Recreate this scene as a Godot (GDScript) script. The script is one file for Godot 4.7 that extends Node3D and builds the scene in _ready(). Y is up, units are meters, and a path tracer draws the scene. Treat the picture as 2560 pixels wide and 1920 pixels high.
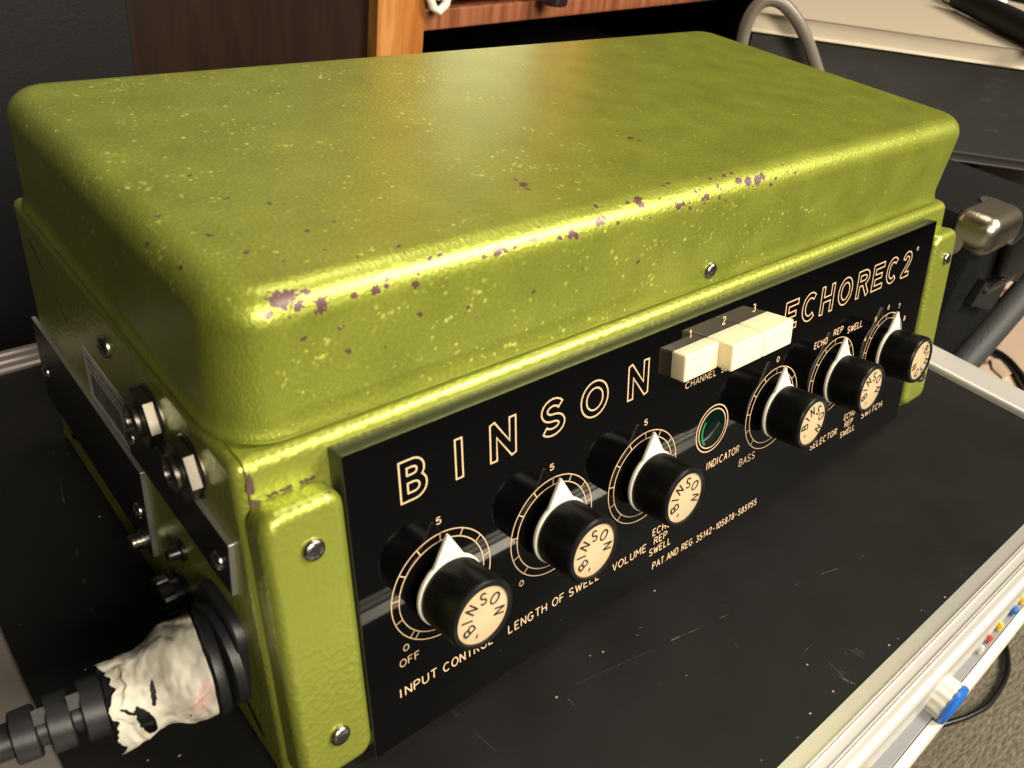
extends Node3D

# ------------------------------------------------------------------ mesh helper
class MB:
	var p := PackedVector3Array()
	var uv := PackedVector2Array()
	var col := PackedColorArray()
	var f := PackedInt32Array()
	var T := Transform3D()
	var mark := 0
	func v(q: Vector3, t := Vector2.ZERO, c := Color.WHITE) -> int:
		p.append(T * q); uv.append(t); col.append(c)
		return p.size() - 1
	func tri(a: int, b: int, c: int) -> void:
		f.append(a); f.append(b); f.append(c)
	func quad(a: int, b: int, c: int, d: int) -> void:
		tri(a, b, c); tri(a, c, d)
	func begin() -> void:
		mark = f.size()
	func fix() -> void:   # turn the shape added since begin() outward
		var o := Vector3.ZERO
		var n := f.size() - mark
		if n == 0: return
		for i in range(mark, f.size()): o += p[f[i]]
		o /= n
		var vol := 0.0
		for i in range(mark, f.size(), 3):
			vol += (p[f[i]] - o).dot((p[f[i + 1]] - o).cross(p[f[i + 2]] - o))
		if vol < 0.0:
			for i in range(mark, f.size(), 3):
				var s := f[i + 1]; f[i + 1] = f[i + 2]; f[i + 2] = s
	# rings of equally many points joined in order
	func loft(rings: Array, cap0 := true, cap1 := true, closed := true, uvs: Array = []) -> void:
		begin()
		var n: int = rings[0].size()
		var at := []
		for k in rings.size():
			var row := []
			for j in n: row.append(v(rings[k][j], uvs[k][j] if uvs.size() else Vector2(float(j) / n, float(k) / rings.size())))
			at.append(row)
		for k in rings.size() - 1:
			for j in (n if closed else n - 1):
				var j2 := (j + 1) % n
				quad(at[k][j], at[k][j2], at[k + 1][j2], at[k + 1][j])
		for e in [0, 1]:
			if (e == 0 and not cap0) or (e == 1 and not cap1): continue
			var k: int = 0 if e == 0 else rings.size() - 1
			var c := Vector3.ZERO
			var cu := Vector2.ZERO
			for j in n:
				c += rings[k][j]; cu += uv[at[k][j]]
			var ci := v(c / n, cu / n)
			for j in n:
				if e == 0: tri(ci, at[k][(j + 1) % n], at[k][j])
				else: tri(ci, at[k][j], at[k][(j + 1) % n])
		if closed: fix()
	# rounded box standing on z = 0, front at z = d
	func rbox(w: float, h: float, d: float, rc: float, re: float, steps := 4, both := false, nc := 4) -> void:
		var rings := []
		if both:
			for i in steps:
				var a := PI / 2 * i / steps
				rings.append(MB.rrect(w, h, rc, re * (1 - sin(a)), re * (1 - cos(a)), nc))
		else:
			rings.append(MB.rrect(w, h, rc, 0, 0, nc))
		for i in steps + 1:
			var a := PI / 2 * i / steps
			rings.append(MB.rrect(w, h, rc, re * (1 - cos(a)), d - re + re * sin(a), nc))
		loft(rings)
	static func rrect(w: float, h: float, rc: float, inset: float, z: float, nc := 4) -> PackedVector3Array:
		var out := PackedVector3Array()
		var r := maxf(rc - inset, 0.00002)
		for q in 4:
			var cx: float = (w / 2 - inset - r) * (1 if q == 0 or q == 3 else -1)
			var cy: float = (h / 2 - inset - r) * (1 if q < 2 else -1)
			for i in nc + 1:
				var a := PI / 2 * (q + float(i) / nc)
				out.append(Vector3(cx + r * cos(a), cy + r * sin(a), z))
		return out
	static func circle(r: float, z: float, n: int, off := Vector2.ZERO) -> PackedVector3Array:
		var out := PackedVector3Array()
		for i in n:
			var a := TAU * i / n
			out.append(Vector3(off.x + r * cos(a), off.y + r * sin(a), z))
		return out
	func box(c: Vector3, s: Vector3, bev := 0.0) -> void:
		var keep := T
		T = T * Transform3D(Basis(), c - Vector3(0, 0, s.z / 2))
		rbox(s.x, s.y, s.z, bev + 0.00002, bev + 0.00001, 1 if bev == 0.0 else 2, true, 1 if bev == 0.0 else 2)
		T = keep
	func lathe(prof: Array, n := 32) -> void:   # [radius, z]
		var rings := []
		for q in prof: rings.append(MB.circle(maxf(q[0], 0.00001), q[1], n))
		loft(rings)
	func tube(path: Array, r, sides := 10) -> void:
		var rings := []
		var up := Vector3.UP
		var prev := Vector3.ZERO
		for i in path.size():
			var d: Vector3 = (path[mini(i + 1, path.size() - 1)] - path[maxi(i - 1, 0)]).normalized()
			if i == 0:
				prev = d.cross(up if absf(d.y) < 0.9 else Vector3.RIGHT).normalized()
			prev = (prev - d * prev.dot(d)).normalized()
			var b := d.cross(prev)
			var ring := PackedVector3Array()
			var rr: float = r[i] if r is Array else r
			for j in sides:
				var a := TAU * j / sides
				ring.append(path[i] + (prev * cos(a) + b * sin(a)) * rr)
			rings.append(ring)
		loft(rings)
	# convex outline in XY pushed along Z with rounded ends
	func prism(poly: PackedVector2Array, z0: float, z1: float, bev := 0.0, steps := 3) -> void:
		var rings := []
		if bev <= 0.0:
			for z in [z0, z1]: rings.append(MB.inset(poly, 0, z))
		else:
			for i in steps + 1:
				var a := PI / 2 * i / steps
				rings.append(MB.inset(poly, bev * (1 - sin(a)), z0 + bev * (1 - cos(a))))
			for i in steps + 1:
				var a := PI / 2 * i / steps
				rings.append(MB.inset(poly, bev * (1 - cos(a)), z1 - bev + bev * sin(a)))
		loft(rings)
	static func inset(poly: PackedVector2Array, by: float, z: float) -> PackedVector3Array:
		var out := PackedVector3Array()
		var n := poly.size()
		for i in n:
			var a := (poly[i] - poly[(i + n - 1) % n]).normalized()
			var b := (poly[(i + 1) % n] - poly[i]).normalized()
			var na := Vector2(-a.y, a.x)
			var nb := Vector2(-b.y, b.x)
			var m := (na + nb) / maxf(1.0 + na.dot(nb), 0.3)
			var q := poly[i] + m * by
			out.append(Vector3(q.x, q.y, z))
		return out
	func flat(polys: Array, z: float) -> void:   # flat print facing +z
		for poly in polys:
			var big := PackedVector2Array()
			for q in poly: big.append(q * 10000.0)
			var ix := Geometry2D.triangulate_polygon(big)
			var base := p.size()
			for q in poly: v(Vector3(q.x, q.y, z))
			for i in range(0, ix.size(), 3):
				var a: Vector2 = poly[ix[i]]; var b: Vector2 = poly[ix[i + 1]]; var c: Vector2 = poly[ix[i + 2]]
				if (b - a).cross(c - a) > 0: tri(base + ix[i], base + ix[i + 1], base + ix[i + 2])
				else: tri(base + ix[i], base + ix[i + 2], base + ix[i + 1])
	func mesh(angle := 40.0, colours := false) -> ArrayMesh:
		var lim := cos(deg_to_rad(angle))
		var nf := f.size() / 3
		var fn := PackedVector3Array(); fn.resize(nf)
		var fu := PackedVector3Array(); fu.resize(nf)
		var by := {}
		for t in nf:
			var a := p[f[t * 3]]; var b := p[f[t * 3 + 1]]; var c := p[f[t * 3 + 2]]
			fn[t] = (b - a).cross(c - a)
			fu[t] = (fn[t] * 1e6).normalized()
			# small faces next to long ones keep their say in the shared normal
			fn[t] = fu[t] * sqrt(fn[t].length())
			for k in 3:
				var q: Vector3i = Vector3i((p[f[t * 3 + k]] * 2e5).round())
				if by.has(q): by[q].append(t)
				else: by[q] = PackedInt32Array([t])
		var vp := PackedVector3Array(); var vn := PackedVector3Array(); var vt := PackedVector2Array(); var vc := PackedColorArray()
		var order := [0, 2, 1]
		for t in nf:
			for k in order:
				var i := f[t * 3 + k]
				var n := Vector3.ZERO
				for o in by[Vector3i((p[i] * 2e5).round())]:
					if fu[o].dot(fu[t]) >= lim: n += fn[o]
				n = (n * 1e6).normalized()
				vp.append(p[i]); vn.append(n if n != Vector3.ZERO else Vector3.UP); vt.append(uv[i]); vc.append(col[i])
		var arr := []
		arr.resize(Mesh.ARRAY_MAX)
		arr[Mesh.ARRAY_VERTEX] = vp; arr[Mesh.ARRAY_NORMAL] = vn; arr[Mesh.ARRAY_TEX_UV] = vt
		if colours: arr[Mesh.ARRAY_COLOR] = vc
		var m := ArrayMesh.new()
		m.add_surface_from_arrays(Mesh.PRIMITIVE_TRIANGLES, arr)
		return m

# ------------------------------------------------------------------ scene helpers
var rng := RandomNumberGenerator.new()
var M := {}
const TH := 0.2151
var OP := Vector3(0, 0.0039, 0)                     # lower left corner of the sloping panel's face
var PU := Vector3(0, cos(TH), -sin(TH))
var PN := Vector3(0, sin(TH), cos(TH))

func panel_frame(x := 0.0, s := 0.0, n := 0.0) -> Transform3D:
	return Transform3D(Basis(Vector3.RIGHT, PU, PN), OP + Vector3.RIGHT * x + PU * s + PN * n)

func lin(r: float, g: float, b: float) -> Color:
	return Color(r, g, b).linear_to_srgb()

func mat(c: Color, rough := 0.5, metal := 0.0, spec := 0.5) -> StandardMaterial3D:
	var m := StandardMaterial3D.new()
	m.albedo_color = c; m.roughness = rough; m.metallic = metal; m.metallic_specular = spec
	return m

func bump(m: StandardMaterial3D, tex: Texture2D, cm: float, scale: float) -> StandardMaterial3D:
	m.heightmap_enabled = true; m.heightmap_texture = tex; m.heightmap_scale = cm
	m.uv1_triplanar = true; m.uv1_scale = Vector3.ONE * scale; m.uv1_triplanar_sharpness = 6.0
	return m

func noise_tex(kind: int, freq: float, size := 512, octaves := 3, s := 1, ramp: Gradient = null, stretch := Vector2.ONE) -> NoiseTexture2D:
	var n := FastNoiseLite.new()
	n.noise_type = kind; n.frequency = freq; n.fractal_octaves = octaves; n.seed = s
	if kind == FastNoiseLite.TYPE_CELLULAR:
		n.fractal_type = FastNoiseLite.FRACTAL_NONE
		n.cellular_return_type = FastNoiseLite.RETURN_DISTANCE
		n.domain_warp_enabled = true; n.domain_warp_amplitude = 6.0; n.domain_warp_frequency = freq * 0.7
	var t := NoiseTexture2D.new()
	t.width = int(size * stretch.x); t.height = int(size * stretch.y); t.seamless = true; t.noise = n
	if ramp: t.color_ramp = ramp
	return t

func grad(stops: Array) -> Gradient:
	var g := Gradient.new()
	var o := PackedFloat32Array(); var c := PackedColorArray()
	for s in stops:
		o.append(s[0]); c.append(s[1])
	g.offsets = o; g.colors = c
	return g

func thing(called: String, label: String, category: String, at := Vector3.ZERO, group := "") -> Node3D:
	var o := Node3D.new()
	o.name = called; o.position = at
	add_child(o, true)
	o.set_meta("label", label); o.set_meta("category", category)
	if group: o.set_meta("group", group)
	return o

func numbered(parent: Node, called: String) -> String:
	if not parent.has_node(called): return called
	var k := 1
	while parent.has_node("%s_%03d" % [called, k]): k += 1
	return "%s_%03d" % [called, k]

# a part whose mesh is written in scene coordinates
func part(parent: Node3D, called: String, mb: MB, m: Material, angle := 40.0, colours := false) -> MeshInstance3D:
	var o := MeshInstance3D.new()
	o.name = numbered(parent, called)
	o.mesh = mb.mesh(angle, colours)
	o.material_override = null
	o.mesh.surface_set_material(0, m)
	o.cast_shadow = GeometryInstance3D.SHADOW_CASTING_SETTING_ON
	parent.add_child(o)
	var off := Vector3.ZERO
	var q: Node = parent
	while q is Node3D and q != self:
		off += q.position
		q = q.get_parent()
	o.position = -off
	return o

func lone(called: String, mb: MB, m: Material, label: String, category: String, angle := 40.0, kind := "") -> MeshInstance3D:
	var o := MeshInstance3D.new()
	o.name = numbered(self, called)
	o.mesh = mb.mesh(angle)
	o.mesh.surface_set_material(0, m)
	add_child(o)
	if kind: o.set_meta("kind", kind)
	else: o.set_meta("category", category)
	o.set_meta("label", label)
	return o

# ------------------------------------------------------------------ engraved stroke lettering
func arc(cx: float, cy: float, rx: float, ry: float, a0: float, a1: float, n := 10) -> Array:
	var out := []
	for i in n + 1:
		var a := deg_to_rad(lerpf(a0, a1, float(i) / n))
		out.append(Vector2(cx + rx * cos(a), cy + ry * sin(a)))
	return out

func V(a: Array) -> Array:
	var out := []
	for i in range(0, a.size(), 2): out.append(Vector2(a[i], a[i + 1]))
	return out

func glyph(c: String) -> Array:   # strokes in a cell 0.7 wide and 1 high
	match c:
		"A": return [V([0, 0, 0.34, 1, 0.68, 0]), V([0.13, 0.34, 0.55, 0.34])]
		"B": return [V([0, 0, 0, 1]), V([0, 1, 0.3, 1]) + arc(0.32, 0.77, 0.26, 0.23, 90, -90) + V([0, 0.54]), V([0, 0.54, 0.3, 0.54]) + arc(0.34, 0.27, 0.3, 0.27, 90, -90) + V([0, 0])]
		"C": return [arc(0.38, 0.5, 0.38, 0.5, 48, 312, 18)]
		"D": return [V([0, 0, 0, 1]), V([0, 1, 0.25, 1]) + arc(0.25, 0.5, 0.4, 0.5, 90, -90, 14) + V([0, 0])]
		"E": return [V([0.55, 1, 0, 1, 0, 0, 0.55, 0]), V([0, 0.52, 0.45, 0.52])]
		"F": return [V([0.55, 1, 0, 1, 0, 0]), V([0, 0.52, 0.45, 0.52])]
		"G": return [arc(0.38, 0.5, 0.38, 0.5, 48, 330, 18) + V([0.72, 0.45, 0.42, 0.45])]
		"H": return [V([0, 0, 0, 1]), V([0.62, 0, 0.62, 1]), V([0, 0.52, 0.62, 0.52])]
		"I": return [V([0.1, 0, 0.1, 1])]
		"L": return [V([0, 1, 0, 0, 0.5, 0])]
		"M": return [V([0, 0, 0, 1, 0.38, 0.35, 0.76, 1, 0.76, 0])]
		"N": return [V([0, 0, 0, 1, 0.62, 0, 0.62, 1])]
		"O": return [arc(0.38, 0.5, 0.38, 0.5, 90, 450, 24)]
		"P": return [V([0, 0, 0, 1]), V([0, 1, 0.3, 1]) + arc(0.32, 0.74, 0.27, 0.26, 90, -90) + V([0, 0.48])]
		"R": return [V([0, 0, 0, 1]), V([0, 1, 0.3, 1]) + arc(0.32, 0.76, 0.26, 0.24, 90, -90) + V([0, 0.52]), V([0.32, 0.52, 0.6, 0])]
		"S": return [arc(0.31, 0.74, 0.27, 0.26, 28, 268, 12) + arc(0.31, 0.24, 0.29, 0.24, 88, -150, 12)]
		"T": return [V([0, 1, 0.62, 1]), V([0.31, 1, 0.31, 0])]
		"U": return [V([0, 1, 0, 0.3]) + arc(0.31, 0.3, 0.31, 0.3, 180, 360) + V([0.62, 1])]
		"V": return [V([0, 1, 0.33, 0, 0.66, 1])]
		"W": return [V([0, 1, 0.22, 0, 0.44, 0.8, 0.66, 0, 0.88, 1])]
		"0": return [arc(0.3, 0.5, 0.28, 0.5, 90, 450, 20)]
		"1": return [V([0.05, 0.78, 0.25, 1, 0.25, 0])]
		"2": return [arc(0.3, 0.73, 0.27, 0.27, 170, -30) + V([0.02, 0, 0.58, 0])]
		"3": return [arc(0.28, 0.76, 0.24, 0.24, 150, -90) + arc(0.28, 0.26, 0.28, 0.26, 90, -150)]
		"4": return [V([0.45, 0, 0.45, 1]), V([0.45, 1, 0, 0.3, 0.6, 0.3])]
		"5": return [V([0.52, 1, 0.1, 1, 0.05, 0.55]) + arc(0.27, 0.31, 0.28, 0.31, 120, -150)]
		"6": return [V([0.45, 1, 0.12, 0.52, 0.05, 0.36]), arc(0.3, 0.3, 0.27, 0.3, 160, 520, 18)]
		"7": return [V([0, 1, 0.56, 1, 0.2, 0])]
		"8": return [arc(0.3, 0.76, 0.22, 0.24, -90, 270, 16), arc(0.3, 0.26, 0.27, 0.26, 90, 450, 16)]
		"9": return [V([0.15, 0, 0.48, 0.48, 0.55, 0.6]), arc(0.3, 0.7, 0.27, 0.3, -20, 340, 18)]
		".": return [V([0.08, 0, 0.12, 0.02])]
		"-": return [V([0.08, 0.45, 0.5, 0.45])]
		"o": return [arc(0.3, 0.5, 0.3, 0.5, 90, 450, 16)]
	return []

func glyph_width(c: String) -> float:
	match c:
		"I", "1": return 0.3
		" ": return 0.4
		".": return 0.2
		"M": return 0.78
		"W": return 0.9
		"O", "C", "G": return 0.76
		"E", "F", "L": return 0.55
	return 0.62

# millimetre strokes of a word that runs from x0 to x1 on base line y
func word_strokes(text: String, x0: float, x1: float, y: float, h: float) -> Array:
	var total := 0.0
	var gap := 0.3
	for c in text: total += glyph_width(c) + gap
	total -= gap
	var k := (x1 - x0) / total
	var out := []
	var x := x0
	for c in text:
		for st in glyph(c):
			var line := PackedVector2Array()
			for q in st: line.append(Vector2(x + q.x * k, y + q.y * h))
			out.append(line)
		x += (glyph_width(c) + gap) * k
	return out

func ribbon(mb: MB, strokes: Array, w: float, z := 0.06, closed := false) -> void:   # mm in, metres out
	var lift := 0.0
	for st in strokes:
		var polys: Array = []
		if closed or (st.size() > 8 and st[0].distance_to(st[-1]) < 0.01):
			var ring: PackedVector2Array = st.duplicate()
			if ring[0].distance_to(ring[-1]) < 0.01: ring.remove_at(ring.size() - 1)
			var n := ring.size()
			var base := mb.p.size()
			for i in n:
				var a := (ring[i] - ring[(i + n - 1) % n]).normalized()
				var b := (ring[(i + 1) % n] - ring[i]).normalized()
				var na := Vector2(-a.y, a.x); var nb := Vector2(-b.y, b.x)
				var m := (na + nb) / maxf(1.0 + na.dot(nb), 0.35) * w / 2
				for e in [-1.0, 1.0]:
					var q: Vector2 = (ring[i] + m * e) / 1000.0
					mb.v(Vector3(q.x, q.y, (z + lift) / 1000.0))
			for i in n:
				var j := (i + 1) % n
				var a0 := base + i * 2; var b0 := base + j * 2
				if (mb.p[b0] - mb.p[a0]).cross(mb.p[a0 + 1] - mb.p[a0]).dot(mb.T.basis.z) > 0: mb.quad(a0, b0, b0 + 1, a0 + 1)
				else: mb.quad(a0, a0 + 1, b0 + 1, b0)
		else:
			polys = Geometry2D.offset_polyline(st, w / 2, Geometry2D.JOIN_ROUND, Geometry2D.END_ROUND)
			var sc := []
			for poly in polys:
				if Geometry2D.is_polygon_clockwise(poly): continue
				var q := PackedVector2Array()
				for a in poly: q.append(a / 1000.0)
				sc.append(q)
			mb.flat(sc, (z + lift) / 1000.0)
		lift += 0.012

func outline_letter(c: String, x0: float, x1: float, y0: float, y1: float, hw: float) -> Array:   # closed contours, mm
	var g := glyph(c)
	var lo := Vector2(9, 9); var hi := Vector2(-9, -9)
	for st in g:
		for q in st:
			lo = lo.min(q); hi = hi.max(q)
	if hi.x - lo.x < 0.02: hi.x = lo.x + 0.02
	var sx := maxf(x1 - x0 - 2 * hw, 0.01) / (hi.x - lo.x)
	var sy := (y1 - y0 - 2 * hw) / (hi.y - lo.y)
	var area: Array = []
	for st in g:
		var line := PackedVector2Array()
		for q in st: line.append(Vector2(x0 + hw + (q.x - lo.x) * sx, y0 + hw + (q.y - lo.y) * sy))
		var closed: bool = line.size() > 6 and line[0].distance_to(line[-1]) < 0.01
		var add: Array
		if closed:
			line.remove_at(line.size() - 1)
			add = Geometry2D.offset_polygon(line, hw, Geometry2D.JOIN_ROUND)
			add += Geometry2D.offset_polygon(line, -hw, Geometry2D.JOIN_ROUND)
			area += add
			continue
		add = Geometry2D.offset_polyline(line, hw, Geometry2D.JOIN_MITER, Geometry2D.END_BUTT if c in "SC2" else Geometry2D.END_SQUARE)
		if area.is_empty(): area = add
		else:
			var next: Array = []
			var cur: PackedVector2Array = add[0]
			var holes: Array = []
			for k in range(1, add.size()): holes.append(add[k])
			for poly in area:
				if Geometry2D.is_polygon_clockwise(poly): holes.append(poly); continue
				var u := Geometry2D.merge_polygons(cur, poly)
				var outer := 0
				for q in u:
					if Geometry2D.is_polygon_clockwise(q): holes.append(q)
					elif outer == 0: cur = q; outer += 1
					else: next.append(q)
			next.append(cur)
			area = next + holes
	return area

# ------------------------------------------------------------------ materials
func make_materials() -> void:
	var hammer := noise_tex(FastNoiseLite.TYPE_CELLULAR, 0.060, 1024, 1, 7)
	var fine := noise_tex(FastNoiseLite.TYPE_SIMPLEX_SMOOTH, 0.05, 512, 4, 11)
	M.hammer = hammer
	M.fine = fine
	M.paint = bump(mat(lin(0.38, 0.425, 0.062), 0.37, 0.6), hammer, 0.019, 8.0)
	M.paint.clearcoat_enabled = true; M.paint.clearcoat = 0.5; M.paint.clearcoat_roughness = 0.3
	M.chip = mat(lin(0.085, 0.042, 0.036), 0.7)
	M.dirty_steel = bump(mat(lin(0.20, 0.18, 0.16), 0.34, 1.0), fine, 0.0012, 40.0)
	M.panel = mat(lin(0.0012, 0.0012, 0.0014), 0.035)
	M.panel_edge = mat(lin(0.045, 0.047, 0.034), 0.2)
	M.gold = mat(lin(0.78, 0.55, 0.34), 0.55)
	M.black = mat(lin(0.006, 0.006, 0.007), 0.32)
	M.rubber = bump(mat(lin(0.010, 0.010, 0.012), 0.45), fine, 0.003, 30.0)
	M.ivory = mat(lin(0.95, 0.83, 0.58), 0.3)
	M.ivory.subsurf_scatter_enabled = true; M.ivory.subsurf_scatter_strength = 0.12
	M.cap = mat(lin(0.56, 0.43, 0.265), 0.22)
	M.white = mat(lin(0.8, 0.77, 0.68), 0.35)
	M.print = mat(lin(0.01, 0.01, 0.01), 0.5)
	M.steel = bump(mat(lin(0.40, 0.37, 0.34), 0.26, 1.0), fine, 0.006, 40.0)
	M.dark_steel = mat(lin(0.03, 0.028, 0.025), 0.6, 0.5)
	M.alu = mat(lin(0.5, 0.49, 0.47), 0.42, 0.85)
	M.side_plate = bump(mat(lin(0.004, 0.004, 0.004), 0.42), fine, 0.01, 20.0)
	M.glass = mat(lin(0.002, 0.008, 0.005), 0.06)
	var wood := noise_tex(FastNoiseLite.TYPE_SIMPLEX_SMOOTH, 0.012, 512, 4, 5, null, Vector2(1, 1))
	M.wood = wood

func screw(parent: Node3D, called: String, T: Transform3D, r: float, slot: float) -> void:
	var mb := MB.new()
	mb.T = T * Transform3D(Basis(Vector3.BACK, slot), Vector3.ZERO)
	var prof := []
	for q in [[1, -0.3], [1, 0.05], [0.97, 0.18], [0.88, 0.33], [0.72, 0.43], [0.45, 0.49], [0.2, 0.505], [0.01, 0.51]]: prof.append([r * q[0], r * q[1]])
	mb.lathe(prof, 28)
	var o := part(parent, called, mb, M.steel)
	var s := MB.new()
	s.T = mb.T
	s.box(Vector3(0, 0, r * 0.42), Vector3(r * 1.2, r * 0.22, r * 0.2))
	s.box(Vector3(r * 0.1, 0, r * 0.46), Vector3(r * 0.24, r * 0.8, r * 0.122))
	part(o, "slot", s, M.dark_steel)

func _ready() -> void:
	rng.seed = 42
	# ---- camera
	var cam := Camera3D.new()
	cam.name = "camera"
	add_child(cam)
	var att := CameraAttributesPhysical.new()
	att.frustum_focal_length = 26.433
	att.exposure_aperture = 17.0
	att.frustum_focus_distance = 0.37
	att.frustum_near = 0.01; att.frustum_far = 60.0
	cam.attributes = att
	cam.position = Vector3(-0.0957, 0.2738, 0.1296)
	cam.basis = Basis(Vector3.UP, -0.7962) * Basis(Vector3.RIGHT, -0.6053) * Basis(Vector3.BACK, 0.1535)
	cam.fov = 48.839
	cam.near = 0.01; cam.far = 60.0
	cam.current = true
	# ---- air and light
	var we := WorldEnvironment.new()
	we.name = "environment"
	var e := Environment.new()
	e.background_mode = Environment.BG_COLOR
	e.background_color = lin(0.008, 0.0075, 0.007)
	e.tonemap_mode = Environment.TONE_MAPPER_LINEAR
	e.tonemap_exposure = 0.94
	e.sdfgi_enabled = true; e.ssao_enabled = true; e.ssil_enabled = true
	we.environment = e
	add_child(we)
	area("right_lamp", Vector3(1.25, 1.45, 1.10), Vector3(0.2, 0.08, 0), Vector2(0.7, 0.7), Color(1.0, 0.955, 0.87), 6.0)
	area("front_lamp", Vector3(-0.16, 1.05, 1.60), Vector3(0.2, 0.08, 0), Vector2(0.7, 0.7), Color(1.0, 0.955, 0.87), 5.0)
	area("ceiling_light", Vector3(0.75, 2.1, -0.35), Vector3(0.3, 0, -0.1), Vector2(0.7, 0.9), Color(1.0, 0.955, 0.87), 1.3)
	make_materials()
	build_ground()
	build_background()
	build_case()
	build_machine()
	build_mains()
	build_small()

func area(called: String, at: Vector3, to: Vector3, size: Vector2, c: Color, energy: float) -> void:
	var l := AreaLight3D.new()
	l.name = called
	l.area_size = size; l.light_color = c; l.light_energy = energy; l.shadow_enabled = true
	l.position = at
	add_child(l)
	l.look_at_from_position(at, to, Vector3.UP if absf((to - at).normalized().y) < 0.98 else Vector3.RIGHT)

# ------------------------------------------------------------------ the tape echo unit
const LX0 := -0.0264
const LX1 := 0.3864
const LZ0 := -0.2215
const LZ1 := -0.037
const LY0 := 0.1219
const LY1 := 0.166
const LR := 0.0098

func fillet(poly: Array, radii: Array, n := 5) -> PackedVector2Array:
	var out := PackedVector2Array()
	for i in poly.size():
		var c: Vector2 = poly[i]
		if radii[i] <= 0.0:
			out.append(c); continue
		var a: Vector2 = (poly[(i + poly.size() - 1) % poly.size()] - c).normalized()
		var b: Vector2 = (poly[(i + 1) % poly.size()] - c).normalized()
		var half := absf(a.angle_to(b)) / 2
		var d: float = radii[i] / tan(half)
		var o: Vector2 = c + (a + b).normalized() * radii[i] / sin(half)
		var p0 := c + a * d - o
		var p1 := c + b * d - o
		var turn := p0.angle_to(p1)
		for k in n + 1: out.append(o + p0.rotated(turn * k / n))
	return out

func body_poly(n: float, y0: float, y1: float, back: float, r: float) -> PackedVector2Array:
	var q := []
	for y in [y0, y1]:
		var s: float = (y - OP.y - n * sin(TH)) / cos(TH)
		q.append(Vector2(s * sin(TH) - n * cos(TH), y))
	return fillet([q[0], Vector2(back, y0), Vector2(back, y1), q[1]], [0.0005, 0.001, 0.002, r], 6)

func build_machine() -> void:
	var root := thing("tape_echo_unit", "yellow-green hammered metal tape echo unit with black front panel and six knobs", "tape echo", Vector3(0.18, 0, -0.12))
	var ex := Transform3D(Basis(Vector3.FORWARD, Vector3.UP, Vector3.RIGHT), Vector3.ZERO)
	var mb := MB.new()
	mb.T = ex
	mb.prism(body_poly(-0.0090, 0.0005, 0.1198, 0.225, 0.004), -0.0275, 0.3875, 0.0035, 5)
	var body := part(root, "body", mb, M.paint)
	mb = MB.new(); mb.T = ex
	mb.prism(body_poly(-0.0077, 0.0003, 0.1205, 0.075, 0.0045), -0.0243, 0.3862, 0.0007, 2)
	var sheet := part(root, "front_sheet", mb, M.paint)
	# paint knocked off the sheet's upper corner and the bar's top
	for q in [[-0.0236, 0.1145, 1.3, 3.2], [-0.0233, 0.1085, 0.9, 2.0], [-0.0237, 0.104, 0.8, 1.3], [-0.0235, 0.1, 0.5, 0.9], [-0.0236, 0.094, 0.4, 0.7], [-0.0234, 0.088, 0.4, 0.6]]:
		mb = MB.new(); mb.T = panel_frame(q[0], q[1], -0.0077)
		mb.flat([blob(q[2], q[3])], 0.00008)
		part(sheet, "bare_metal_patch", mb, M.chip)
	for q in [[-0.0152, 3.6, 1.0], [0.0063, 0.8, 0.5], [0.212, 2.3, 1.3], [0.354, 3.2, 0.9], [0.3615, 2.4, 0.8], [0.0905, 0.5, 0.4]]:
		mb = MB.new(); mb.T = Transform3D(Basis(Vector3.RIGHT, Vector3(0, 0.72, -0.69), Vector3(0, 0.69, 0.72)), Vector3(q[0], 0.11905, -0.0345))
		mb.flat([blob(q[1], q[2])], 0.0003)
		part(sheet, "bare_metal_patch", mb, M.chip)
	build_lid(root)
	build_panel(root)
	for side in [0, 1]: build_bar(root, side)
	build_left_side(root)

func blob(rx: float, ry: float) -> PackedVector2Array:
	var out := PackedVector2Array()
	var n := 14
	for i in n:
		var a := TAU * i / n
		var k := rng.randf_range(0.6, 1.25)
		out.append(Vector2(rx * cos(a), ry * sin(a)) * k / 1000.0)
	return out

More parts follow.
